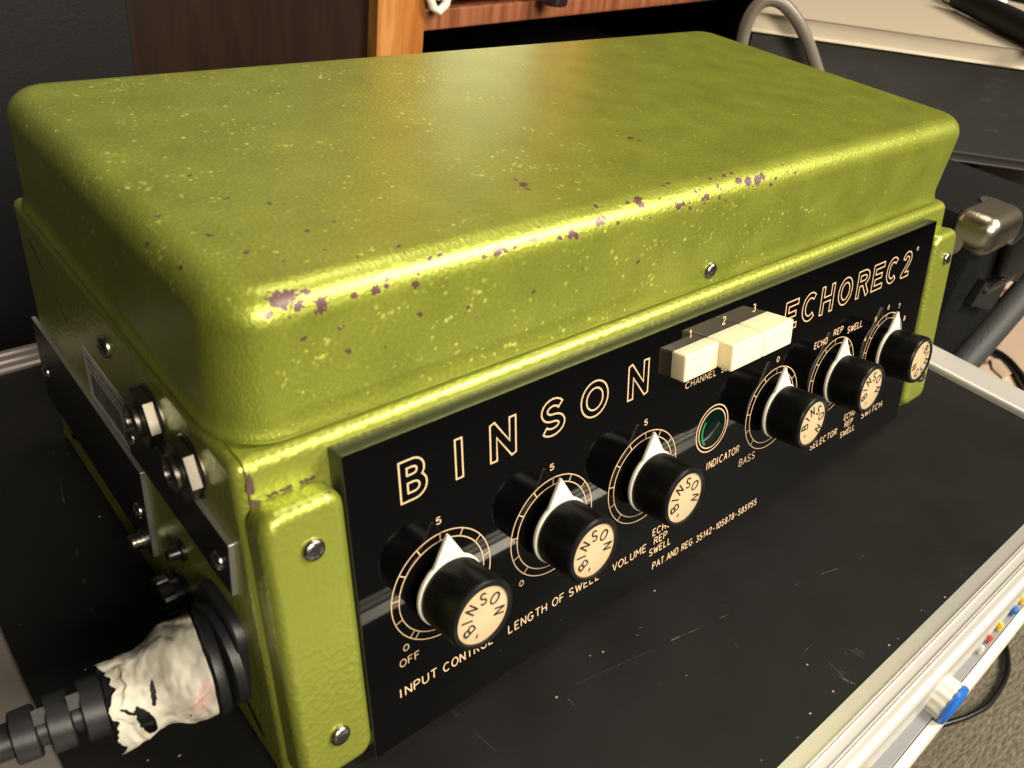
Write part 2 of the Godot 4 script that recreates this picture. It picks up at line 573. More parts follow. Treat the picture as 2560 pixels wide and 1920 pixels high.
func build_lid(root: Node3D) -> void:
	var w := LX1 - LX0; var d := LZ1 - LZ0
	var rc := 0.0166
	var T := Transform3D(Basis(Vector3.RIGHT, Vector3.FORWARD, Vector3.UP), Vector3((LX0 + LX1) / 2, 0, (LZ0 + LZ1) / 2))
	var rings := []; var uvs := []
	var nc := 12
	var inner := dense(MB.rrect(w, d, rc, LR, 0, nc), nc)
	var outer := dense(MB.rrect(w, d, rc, 0, 0, nc), nc)
	var levels := [[0.0005, 0.0], [-0.0012, 0.0], [-0.0016, 0.0008], [-0.0013, 0.0018], [-0.0007, 0.0032], [-0.0003, 0.0048], [0.0, 0.007]]   # [inset, height over the rim]
	var rows := []
	for q in levels: rows.append([q[0], LY0 + q[1], LR * PI / 2 + (LY1 - LR - LY0 - q[1])])
	for i in 15:
		var a := PI / 2 * i / 14
		rows.append([LR * (1 - cos(a)), LY1 - LR + LR * sin(a), LR * (PI / 2 - a)])
	for row in rows:
		var ring := dense(MB.rrect(w, d, rc, row[0], row[1], nc), nc)
		var u := PackedVector2Array()
		for j in ring.size():
			var dir := (outer[j] - inner[j]).normalized()
			var f: Vector3 = T * (inner[j] + dir * row[2])
			u.append(Vector2((f.x + 0.067) / 0.494, (f.z + 0.262) / 0.2663))
		rings.append(ring); uvs.append(u)
	var mb := MB.new()
	mb.T = T
	mb.loft(rings, true, false, true, uvs)
	# the flat top, a little crowned like pressed sheet
	mb.begin()
	var top: PackedVector3Array = rings[-1]
	var last := []
	for j in top.size(): last.append(mb.v(top[j], uvs[-1][j]))
	for k in range(1, 7):
		var now := []
		var s := 1.0 - k / 6.0
		for j in top.size():
			var q := Vector3(top[j].x * s, top[j].y * s, LY1 + 0.0006 * (1 - s * s))
			var f: Vector3 = T * q
			now.append(mb.v(q, Vector2((f.x + 0.067) / 0.494, (f.z + 0.262) / 0.2663)))
		for j in top.size():
			var j2 := (j + 1) % top.size()
			if k < 6: mb.quad(last[j], last[j2], now[j2], now[j])
			else: mb.tri(last[j], last[j2], now[j])
		last = now
	var lid := part(root, "lid", mb, lid_material(), 60)
	screw(lid, "lid_screw", Transform3D(Basis.IDENTITY, Vector3(0.1765, 0.1278, LZ1)), 0.0036, 0.5)

func dense(ring: PackedVector3Array, nc: int) -> PackedVector3Array:   # more points along the straight runs
	var out := PackedVector3Array()
	for i in ring.size():
		out.append(ring[i])
		if i % (nc + 1) == nc:
			var b := ring[(i + 1) % ring.size()]
			for t in [0.02, 0.1, 0.3, 0.5, 0.7, 0.9, 0.98]: out.append(ring[i].lerp(b, t))
	return out

func lid_material() -> StandardMaterial3D:
	var W := 2048; var H := 1104
	var k := W / 494.0                                 # pixels per millimetre
	var cell := FastNoiseLite.new()
	cell.noise_type = FastNoiseLite.TYPE_CELLULAR; cell.fractal_type = FastNoiseLite.FRACTAL_NONE
	cell.cellular_return_type = FastNoiseLite.RETURN_DISTANCE; cell.frequency = 0.17; cell.seed = 3
	cell.domain_warp_enabled = true; cell.domain_warp_amplitude = 5.0; cell.domain_warp_frequency = 0.06
	var soft := FastNoiseLite.new()
	soft.noise_type = FastNoiseLite.TYPE_SIMPLEX_SMOOTH; soft.frequency = 0.008; soft.fractal_octaves = 5; soft.seed = 9
	var ci := cell.get_image(W, H); var si := soft.get_image(W, H)
	var cb := ci.get_data(); var sb := si.get_data()
	var rgb := PackedByteArray(); rgb.resize(W * H * 3)
	var met := PackedByteArray(); met.resize(W * H)
	var hgt := PackedByteArray(); hgt.resize(W * H)
	for i in W * H:
		var c := cb[i]; var s := sb[i]
		var m := (s - 128) / 20 + (c - 128) / 11
		rgb[i * 3] = 167 + m; rgb[i * 3 + 1] = 177 + m; rgb[i * 3 + 2] = 67 + m / 2
		met[i] = 158 - (s - 128) / 9
		hgt[i] = 100 + (c >> 1)
	var jag := FastNoiseLite.new()
	jag.noise_type = FastNoiseLite.TYPE_SIMPLEX_SMOOTH; jag.frequency = 0.16; jag.fractal_octaves = 3; jag.seed = 4
	var spots := LID_CHIPS.duplicate()
	for i in 46:   # the worn front edge
		spots.append_array([rng.randf_range(-16, 235), rng.randfn(-38.0, 2.2), rng.randf_range(0.25, 0.7)])
	for i in 60: spots.append_array([rng.randf_range(-30, 360), rng.randf_range(-150, 10), rng.randf_range(0.15, 0.34)])
	for i in range(0, spots.size(), 3):
		var cx: float = (spots[i] + 67) * k; var cy: float = (spots[i + 1] + 262) * k; var r: float = spots[i + 2] * k * (1.3 if spots[i + 2] > 0.5 else 1.0)
		var lim := int(r * 2.2) + 2
		var tilt := rng.randf_range(-0.7, 0.7)
		for y in range(int(cy) - lim, int(cy) + lim + 1):
			for x in range(int(cx) - lim, int(cx) + lim + 1):
				if x < 0 or y < 0 or x >= W or y >= H: continue
				var dx := x - cx; var dy := y - cy
				var u := dx * cos(tilt) + dy * sin(tilt); var w := -dx * sin(tilt) + dy * cos(tilt)
				var q := sqrt(u * u / 1.5 + w * w * 1.3) / r + jag.get_noise_2d(x, y) * 0.75
				var at := y * W + x
				if q < 1.0:
					var g := int(jag.get_noise_2d(x * 3, y * 3) * 14)
					rgb[at * 3] = 90 + g; rgb[at * 3 + 1] = 60 + g; rgb[at * 3 + 2] = 57 + g
					met[at] = 20; hgt[at] = 84
				elif q < 1.18: hgt[at] = mini(hgt[at] + 26, 255)
	# little blisters in the paint, in clusters
	var nest := Vector2.ZERO; var spread := 4.0
	for i in 2600:
		var bx: float; var by: float
		if i % 3 == 0:
			bx = rng.randf_range(-50, 400); by = rng.randf_range(-230, 20)
		else:
			if i % 11 == 1:   # a new cluster, mostly on the left half of the top, some on the front
				nest = Vector2(rng.randf_range(-35, 150), rng.randf_range(-215, -45))
				if rng.randf() < 0.3: nest = Vector2(rng.randf_range(-15, 260), rng.randf_range(-30, 5))
				spread = rng.randf_range(1.5, 9.0)
			bx = nest.x + rng.randfn(0, spread); by = nest.y + rng.randfn(0, spread * 0.6)
		var r := (0.2 + 0.6 * pow(rng.randf(), 2.5)) * k
		var lift := rng.randf_range(16, 72)
		var cx := (bx + 67) * k; var cy := (by + 262) * k
		for y in range(int(cy - r) - 1, int(cy + r) + 2):
			for x in range(int(cx - r) - 1, int(cx + r) + 2):
				if x < 0 or y < 0 or x >= W or y >= H: continue
				var q := Vector2(x - cx, y - cy).length() / r + 0.7 * jag.get_noise_2d(x * 1.7, y * 1.7)
				if q < 1.0:
					var at := y * W + x
					hgt[at] = clampi(hgt[at] + int(95 * (1 - q * q)), 0, 255)
					rgb[at * 3] = clampi(rgb[at * 3] + int(lift), 0, 255); rgb[at * 3 + 1] = clampi(rgb[at * 3 + 1] + int(lift), 0, 255); rgb[at * 3 + 2] = clampi(rgb[at * 3 + 2] + int(lift * 0.7), 0, 255)
	var m := mat(Color.WHITE, 0.37, 1.0)
	m.albedo_texture = ImageTexture.create_from_image(Image.create_from_data(W, H, false, Image.FORMAT_RGB8, rgb))
	m.metallic_texture = ImageTexture.create_from_image(Image.create_from_data(W, H, false, Image.FORMAT_L8, met))
	m.heightmap_enabled = true
	m.heightmap_texture = ImageTexture.create_from_image(Image.create_from_data(W, H, false, Image.FORMAT_L8, hgt))
	m.heightmap_scale = 0.022
	m.clearcoat_enabled = true; m.clearcoat = 0.5; m.clearcoat_roughness = 0.3
	return m

const LID_CHIPS := [-9.2,-39.3,2.0,-6.1,-40.1,1.4,-4.9,-36.8,1.1,-13.3,-36.8,0.8,1.5,-36.0,1.3,1.0,-34.3,1.0,-1.8,-39.9,0.7,17.6,-35.6,1.0,18.5,-35.0,0.7,21.4,-35.9,0.6,30.7,-34.1,0.8,11.1,-35.6,0.7,61.4,-36.9,1.1,55.9,-36.7,0.6,64.2,-37.0,0.7,92.4,-36.4,1.3,93.9,-35.4,0.8,87.2,-35.9,0.6,
	106.0,-38.1,1.3,108.4,-38.8,0.7,107.7,-43.8,0.7,114.3,-35.8,0.6,127.0,-42.1,1.3,127.1,-39.9,0.8,121.9,-42.1,0.6,146.0,-36.0,1.1,148.8,-36.4,0.8,152.4,-34.4,0.6,162.4,-36.6,1.1,160.0,-36.2,0.7,177.7,-43.4,0.8,182.4,-43.6,0.6,183.8,-39.7,1.3,189.2,-38.5,1.5,195.1,-37.9,1.7,198.7,-38.8,1.3,170.7,-39.7,0.6,169.2,-43.5,0.6,
	95.4,-66.5,1.3,94.2,-62.8,0.7,95.8,-70.7,0.7,144.4,-45.7,0.6,147.5,-46.3,0.6,31.4,-47.2,0.6,30.9,-43.8,0.4,22.7,-48.0,0.4,17.5,-46.7,0.4,11.9,-54.2,0.4,-1.1,-53.1,0.4,-7.1,-62.0,0.6,-11.2,-75.2,0.7,12.6,-87.0,0.6,2.7,-95.0,0.6,13.1,-66.2,0.6,23.1,-68.2,0.4,61.0,-57.9,0.4,66.1,-57.4,0.4,66.4,-48.6,0.4,41.2,-40.6,0.6,
	77.7,-19.6,0.6,6.7,-27.3,0.6,32.7,-24.0,0.7,-4.3,-27.1,0.6,9.0,-19.1,0.7,21.2,-16.6,0.4,50.9,-21.2,0.6,99.1,-22.7,0.4,128.4,-18.4,0.6,169.7,-85.6,1.1,171.5,-82.2,0.8,-26.1,-84.8,0.6,-18.1,-92.3,0.6,0.8,-114.6,0.6,-24.0,-66.0,0.6,227.4,-32.5,0.4,245.3,-35.6,0.4,274.1,-39.7,0.4]

func engrave(parent: Node3D, called: String, strokes: Array, w: float, closed := false) -> void:
	var mb := MB.new()
	mb.T = panel_frame()
	ribbon(mb, strokes, w, 0.07, closed)
	part(parent, called, mb, M.gold)

const DIALS := [0.0313, 0.0811, 0.1308, 0.2203, 0.272, 0.3225]

func build_panel(root: Node3D) -> void:
	var mb := MB.new()
	mb.T = panel_frame(0.18, 0.1173 / 2, -0.0076)
	mb.rbox(0.36, 0.1173, 0.0074, 0.0008, 0.0003, 2)
	var panel := part(root, "front_panel", mb, M.panel_edge)
	mb = MB.new()
	mb.T = panel_frame(0.18, 0.1173 / 2, -0.0003)
	mb.rbox(0.3597, 0.1170, 0.0003, 0.0008, 0.0002, 2)
	part(panel, "glossy_face", mb, M.panel)
	for q in [["B", 18.1, 27.8], ["I", 39.0, 42.4], ["N", 53.1, 64.0], ["S", 75.6, 86.4], ["O", 94.5, 108.2], ["N", 119.1, 130.2]]:
		engrave(panel, "engraved_letter", outline_letter(q[0], q[1], q[2], 93.7, 107.8, 1.35), 0.56, true)
	for q in [["E", 221.4, 231.2], ["C", 235.3, 246.0], ["H", 250.8, 261.7], ["O", 266.2, 278.6], ["R", 283.4, 294.6], ["E", 298.2, 308.6], ["C", 312.2, 322.6], ["2", 328.4, 337.6]]:
		engrave(panel, "engraved_letter", outline_letter(q[0], q[1], q[2], 92.7, 106.3, 1.25), 0.53, true)
	engrave(panel, "engraved_ring", [PackedVector2Array(arc(342.6, 105.9, 0.8, 0.8, 0, 360, 16))], 0.35)
	for q in [["INPUT", 11.2, 26.4, 19.7, 3.6], ["CONTROL", 29.4, 51.5, 19.2, 3.6], ["LENGTH", 59.1, 78.0, 18.6, 3.6], ["OF", 81.3, 87.2, 18.4, 3.6], ["SWELL", 90.2, 107.0, 18.2, 3.6], ["VOLUME", 115.0, 135.4, 17.4, 3.6],
			["ECHO", 139.5, 151.0, 23.0, 3.3], ["REP", 140.8, 149.0, 18.1, 3.3], ["SWELL", 138.0, 151.9, 13.2, 3.3], ["PAT.", 140.8, 149.6, 5.0, 3.4], ["AND", 150.4, 157.8, 4.9, 3.4], ["REG.", 160.6, 169.4, 4.8, 3.4], ["35142-105878-585955", 171.0, 217.2, 4.2, 3.4],
			["INDICATOR", 173.3, 196.8, 41.4, 3.6], ["BASS", 198.6, 210.6, 32.8, 3.6], ["SELECTOR", 262.0, 287.4, 16.5, 3.5], ["ECHO", 293.8, 304.6, 22.3, 3.3], ["REP", 295.6, 303.6, 17.2, 3.3], ["SWELL", 292.6, 307.2, 12.0, 3.3], ["SWITCH", 313.4, 335.2, 16.2, 3.5],
			["CHANNEL", 153.8, 173.6, 87.2, 2.7], ["SELECTOR", 177.0, 200.0, 87.0, 2.7], ["ECHO", 251.1, 262.2, 75.8, 3.1], ["REP", 267.7, 276.0, 77.8, 3.1], ["SWELL", 281.1, 295.2, 75.5, 3.3],
			["1", 153.4, 154.6, 109.2, 3.2], ["2", 174.6, 176.6, 109.1, 3.2], ["3", 195.4, 197.4, 109.1, 3.2], ["5", 30.2, 32.2, 80.5, 2.4], ["5", 79.6, 81.6, 80.0, 2.3], ["5", 129.6, 131.6, 79.6, 2.2], ["0", 14.2, 16.4, 38.1, 2.4], ["OFF", 12.4, 20.0, 32.3, 2.9],
			["0", 64.7, 66.7, 37.1, 2.3], ["0", 219.3, 221.4, 78.9, 2.3], ["4", 300.6, 302.4, 65.4, 2.3], ["5", 308.4, 310.2, 74.3, 2.3], ["6", 320.6, 322.5, 77.8, 2.4], ["7", 333.0, 334.9, 75.1, 2.4], ["8", 342.2, 344.0, 65.8, 2.4]]:
		engrave(panel, "engraved_word", word_strokes(q[0], q[1], q[2], q[3], q[4]), 0.44 if q[4] > 3.0 else 0.38)
	for i in 6:
		var c := Vector2(DIALS[i] * 1000, 56.6 - i * 0.35)
		var lines := [PackedVector2Array(arc(c.x, c.y, 20.2, 20.2, 0, 360, 72)), PackedVector2Array(arc(c.x, c.y, 17.3, 17.3, 0, 360, 64))]
		var ticks := []
		for k in 11: ticks.append(225.0 - 27.0 * k)
		if i == 0: ticks.append(232.0)
		if i >= 4: ticks = [200.0, 170.0, 145.0, 120.0, 95.0, 70.0, 40.0, 10.0, 225.0, 315.0]
		for a in ticks:
			var dir := Vector2.from_angle(deg_to_rad(a))
			lines.append(PackedVector2Array([c + dir * 17.4, c + dir * 20.0]))
		engrave(panel, "dial_scale", lines, 0.34)
		build_knob(root, Vector2(DIALS[i], c.y / 1000.0 + 0.0002), [90.0, 91.0, 90.0, 91.0, 90.0, 86.0][i], [0.0, 4.0, -8.0, -28.0, -6.0, -152.0][i])
	# three channel keys, the first one less far out
	for i in 3:
		mb = MB.new()
		mb.T = panel_frame(0.1541 + 0.0212 * i, 0.1009, 0.0001)
		mb.rbox(0.0209, 0.0113, 0.0066 if i == 0 else 0.0128, 0.0009, 0.0009, 4)
		part(root, "channel_key", mb, M.ivory)
	# the indicator: two engraved rings round a dark green window
	var ic := Vector2(174.8, 61.6)
	engrave(panel, "indicator_ring", [PackedVector2Array(arc(ic.x, ic.y, 10.9, 10.9, 0, 360, 56)), PackedVector2Array(arc(ic.x, ic.y, 9.1, 9.1, 0, 360, 48))], 0.5)
	mb = MB.new()
	mb.T = panel_frame(0.1748, 0.0616, 0)
	mb.lathe([[0.0088, -0.0005], [0.0087, 0.0003], [0.007, 0.0009], [0.004, 0.0013], [0.0005, 0.0014]], 40)
	var lens := part(root, "indicator_window", mb, M.glass)
	mb = MB.new()
	mb.T = panel_frame(0.1748, 0.0616, 0)
	var wedge := PackedVector2Array()
	for a in range(140, 226, 6): wedge.append(Vector2.from_angle(deg_to_rad(a)) * 0.0084)
	for a in range(222, 138, -6): wedge.append(Vector2(cos(deg_to_rad(a)) * 0.0062 - 0.0002, sin(deg_to_rad(a)) * 0.0083))
	mb.flat([wedge], 0.0008)
	var glow := mat(lin(0.01, 0.12, 0.05), 0.3)
	glow.emission_enabled = true; glow.emission = lin(0.02, 0.30, 0.12); glow.emission_energy_multiplier = 0.45
	part(lens, "indicator_light", mb, glow)

func build_knob(root: Node3D, c: Vector2, tip: float, turn: float) -> void:
	var F := panel_frame(c.x, c.y, 0)
	var mb := MB.new()
	mb.T = F
	var rings := []
	var n := 400
	for q in [[0.0108, 0.0051, 0], [0.0122, 0.0053, 0.3], [0.0125, 0.0060, 1], [0.0126, 0.0196, 1], [0.0124, 0.0206, 0.6], [0.0118, 0.0213, 0], [0.0110, 0.0216, 0], [0.0104, 0.0214, 0], [0.0102, 0.0204, 0]]:
		var ring := PackedVector3Array()
		for j in n:
			var a := TAU * j / n
			var r: float = q[0] - (0.0005 * q[2] if j % 4 < 2 else 0.0)
			ring.append(Vector3(r * cos(a), r * sin(a), q[1]))
		rings.append(ring)
	mb.loft(rings)
	var knob := part(root, "knob", mb, M.black, 25)
	# the white skirt with its pointer
	mb = MB.new(); mb.T = F
	var out := PackedVector2Array()
	var r0 := 0.0131
	var half := acos(r0 / 0.0218) * 0.52
	out.append(Vector2.from_angle(deg_to_rad(tip) - 0.012) * 0.0218)
	out.append(Vector2.from_angle(deg_to_rad(tip) + 0.012) * 0.0218)
	for k in 49:
		var a: float = deg_to_rad(tip) + half + (TAU - 2 * half) * k / 48.0
		out.append(Vector2.from_angle(a) * r0)
	mb.prism(out, 0.0034, 0.0049, 0.0004, 2)
	part(knob, "pointer", mb, M.white)
	mb = MB.new(); mb.T = F
	mb.lathe([[0.0104, 0.0001], [0.0110, 0.0006], [0.0110, 0.0030]], 48)
	part(knob, "collar", mb, M.black)
	mb = MB.new(); mb.T = F
	mb.lathe([[0.0102, 0.0203], [0.0102, 0.0207], [0.0080, 0.0210], [0.0040, 0.02115], [0.0005, 0.0212]], 56)
	part(knob, "cap", mb, M.cap)
	# the maker's word round the cap
	mb = MB.new()
	var word := "BINSON"
	var at := [206.0, 170.0, 134.0, 88.0, 42.0, -12.0]
	for i in 6:
		var a := deg_to_rad(at[i] + turn)
		mb.T = F * Transform3D(Basis(Vector3.BACK, a - PI / 2), Vector3(cos(a), sin(a), 0) * 0.0042)
		var wd := glyph_width(word[i]) * 4.1
		ribbon(mb, word_strokes(word[i], -wd / 2 + 0.1, wd / 2 - 0.1 + 0.001, 0.2, 4.1), 0.62, 21.22)
	var a := deg_to_rad(246.0 + turn)
	mb.T = F * Transform3D(Basis(Vector3.BACK, a - PI / 2), Vector3(cos(a), sin(a), 0) * 0.0070)
	ribbon(mb, [PackedVector2Array([Vector2(0, -0.6), Vector2(0, 0.9)])], 0.45, 21.22)
	part(knob, "cap_lettering", mb, M.print)

func build_bar(root: Node3D, side: int) -> void:
	var x := -0.0135 if side == 0 else 0.3745
	var mb := MB.new()
	mb.T = panel_frame(x, 0.0573, -0.0078)
	mb.rbox(0.0258, 0.1030, 0.0096, 0.0062, 0.0040, 6, false, 6)
	var bar := part(root, "bumper_bar", mb, M.paint, 50)
	for s in [0.0222, 0.0936]:
		screw(bar, "screw", panel_frame(-0.0127 if side == 0 else 0.3765, s, 0.0019), 0.0036, -0.6 if s < 0.05 else -0.95)
	# rust and bare metal along its upper joint and edge
	mb = MB.new()
	if side == 0:
		for i in 26:
			mb.T = panel_frame(x + rng.randf_range(-0.009, 0.0095), 0.1085 + rng.randf_range(0.0002, 0.0013), -0.0077)
			mb.flat([blob(rng.randf_range(0.3, 1.3), rng.randf_range(0.2, 0.6))], 0.0001 + i * 0.000004)
		for i in 16:
			mb.T = panel_frame(x + rng.randf_range(-0.004, 0.0095), 0.1073, 0) * Transform3D(Basis(Vector3.RIGHT, -0.9), Vector3.ZERO)
			mb.T.origin += PN * -0.0004 + PU * rng.randf_range(-0.0004, 0.0004)
			mb.flat([blob(rng.randf_range(0.2, 0.8), rng.randf_range(0.15, 0.4))], 0.0004 + i * 0.000004)
	else:
		for i in 22:
			mb.T = Transform3D(Basis(PN, PU, Vector3.LEFT), panel_frame(x - 0.01295, rng.randf_range(0.03, 0.1), rng.randf_range(-0.007, -0.002)).origin)
			mb.flat([blob(rng.randf_range(0.2, 0.9), rng.randf_range(0.4, 1.6))], 0.00008 + i * 0.000004)
	part(bar, "rust_patch", mb, M.chip)

func side_frame(y: float, z: float, out := 0.0) -> Transform3D:   # looks out of the left side
	return Transform3D(Basis(Vector3.BACK, Vector3.UP, Vector3.LEFT), Vector3(-0.0275 - out, y, z))

func build_left_side(root: Node3D) -> void:
	for q in [[0.0214, 0.0640, -0.2285, -0.1085, "connector_plate"], [0.0690, 0.0905, -0.1150, -0.0365, "label_plate"]]:
		var mb := MB.new()
		mb.T = side_frame((q[0] + q[1]) / 2, (q[2] + q[3]) / 2)
		mb.rbox(q[3] - q[2], q[1] - q[0], 0.0017, 0.0006, 0.0001, 1)
		var plate := part(root, q[4], mb, M.alu)
		mb = MB.new()
		mb.T = side_frame((q[0] + q[1]) / 2, (q[2] + q[3]) / 2, 0.00168)
		mb.rbox(q[3] - q[2] - 0.0008, q[1] - q[0] - 0.0008, 0.0002, 0.0004, 0.0001, 1)
		part(plate, "black_face", mb, M.side_plate)
		for s in ([[0.0400, -0.1165], [0.0400, -0.22]] if q[4] == "connector_plate" else [[0.0780, -0.0443], [0.0790, -0.1105]]):
			screw(plate, "screw", side_frame(s[0], s[1], 0.0019), 0.0033, 0.4)
	var mb := MB.new()
	# a turned post through the plate's lower corner
	mb.T = side_frame(0.0232, -0.1185, 0.0014)
	mb.lathe([[0.0042, 0], [0.0042, 0.0014], [0.0033, 0.0016], [0.0033, 0.0048], [0.0028, 0.0053]], 24)
	part(root, "terminal_post", mb, M.steel)
	screw(root, "screw", side_frame(0.1046, -0.1290), 0.0042, 0.2)
	for z in [-0.0905, -0.0615]:
		mb = MB.new()
		mb.T = side_frame(0.1012, z)
		mb.lathe([[0.0104, 0], [0.0104, 0.0005], [0.0099, 0.0010]], 36)
		var jack := part(root, "jack_socket", mb, M.dirty_steel)
		mb = MB.new()
		mb.T = side_frame(0.1012, z)
		var hex := PackedVector2Array()
		for k in 6: hex.append(Vector2.from_angle(TAU * k / 6) * 0.0099)
		mb.prism(hex, 0.0010, 0.0046, 0.0003, 1)
		part(jack, "hex_nut", mb, M.dirty_steel, 30)
		mb = MB.new()
		mb.T = side_frame(0.1012, z)
		mb.lathe([[0.0056, 0.0044], [0.0058, 0.0050], [0.0053, 0.0053], [0.0058, 0.0057], [0.0058, 0.0068], [0.0052, 0.0073], [0.0034, 0.0073], [0.0032, 0.0055]], 32)
		part(jack, "collar", mb, M.dirty_steel)
	# the paper sticker with its bar code
	mb = MB.new()
	mb.T = side_frame(0.0764, -0.1396)
	mb.rbox(0.0412, 0.0232, 0.00012, 0.0006, 0.00003, 1)
	var paper := mat(lin(0.62, 0.58, 0.55), 0.7)
	var sticker := part(root, "paper_sticker", mb, paper)
	mb = MB.new()
	mb.T = side_frame(0.0764, -0.1396)
	var x := -15.0
	while x < 15.0:
		var w := rng.randf_range(0.2, 0.7)
		mb.flat([PackedVector2Array([Vector2(x, -8.4) / 1000, Vector2(x + w, -8.4) / 1000, Vector2(x + w, 2.2) / 1000, Vector2(x, 2.2) / 1000])], 0.0002)
		x += w + rng.randf_range(0.25, 0.5)
	for row in [[4.0, 1.2], [7.0, 1.6]]:
		x = -16.5
		while x < 16.0:
			var w := rng.randf_range(0.6, 1.3)
			mb.flat([PackedVector2Array([Vector2(x, row[0]) / 1000, Vector2(x + w, row[0]) / 1000, Vector2(x + w * 0.8, row[0] + row[1]) / 1000, Vector2(x, row[0] + row[1] * 0.9) / 1000])], 0.0002)
			x += w + (0.4 if rng.randf() < 0.8 else 1.5)
	part(sticker, "print", mb, M.print)
	# fuse holder
	mb = MB.new()
	mb.T = side_frame(0.0268, -0.083)
	mb.lathe([[0.0080, 0], [0.0080, 0.0014], [0.0058, 0.0016], [0.0058, 0.0052]], 28)
	var fuse := part(root, "fuse_holder", mb, M.black)
	mb = MB.new()
	mb.T = side_frame(0.0268, -0.083)
	var rings := []
	for q in [[0.0076, 0.0050, 0], [0.0088, 0.0053, 1], [0.0088, 0.0090, 1], [0.0080, 0.0096, 0]]:
		var ring := PackedVector3Array()
		for j in 80:
			var a := TAU * j / 80
			var r: float = q[0] - (0.0009 * q[2] if j % 4 == 0 else 0.0)
			ring.append(Vector3(r * cos(a), r * sin(a), q[1]))
		rings.append(ring)
	mb.loft(rings)
	part(fuse, "ribbed_cap", mb, M.black, 30)
	mb = MB.new()
	mb.T = side_frame(0.0500, -0.0800)
	mb.lathe([[0.0042, 0], [0.0042, 0.0012], [0.0026, 0.0016], [0.0022, 0.0050], [0.0018, 0.0056]], 20)
	part(root, "toggle_switch", mb, M.black)
	# mains inlet flange
	mb = MB.new()
	mb.T = side_frame(0.0365, -0.0475)
	mb.rbox(0.0300, 0.0420, 0.0035, 0.0100, 0.0012, 3, false, 6)
	var inlet := part(root, "mains_inlet", mb, M.rubber)
	mb = MB.new()
	mb.T = side_frame(0.0350, -0.0455)
	mb.lathe([[0.0178, 0.003], [0.0176, 0.0058], [0.0165, 0.0066]], 40)
	part(inlet, "socket_ring", mb, M.rubber)

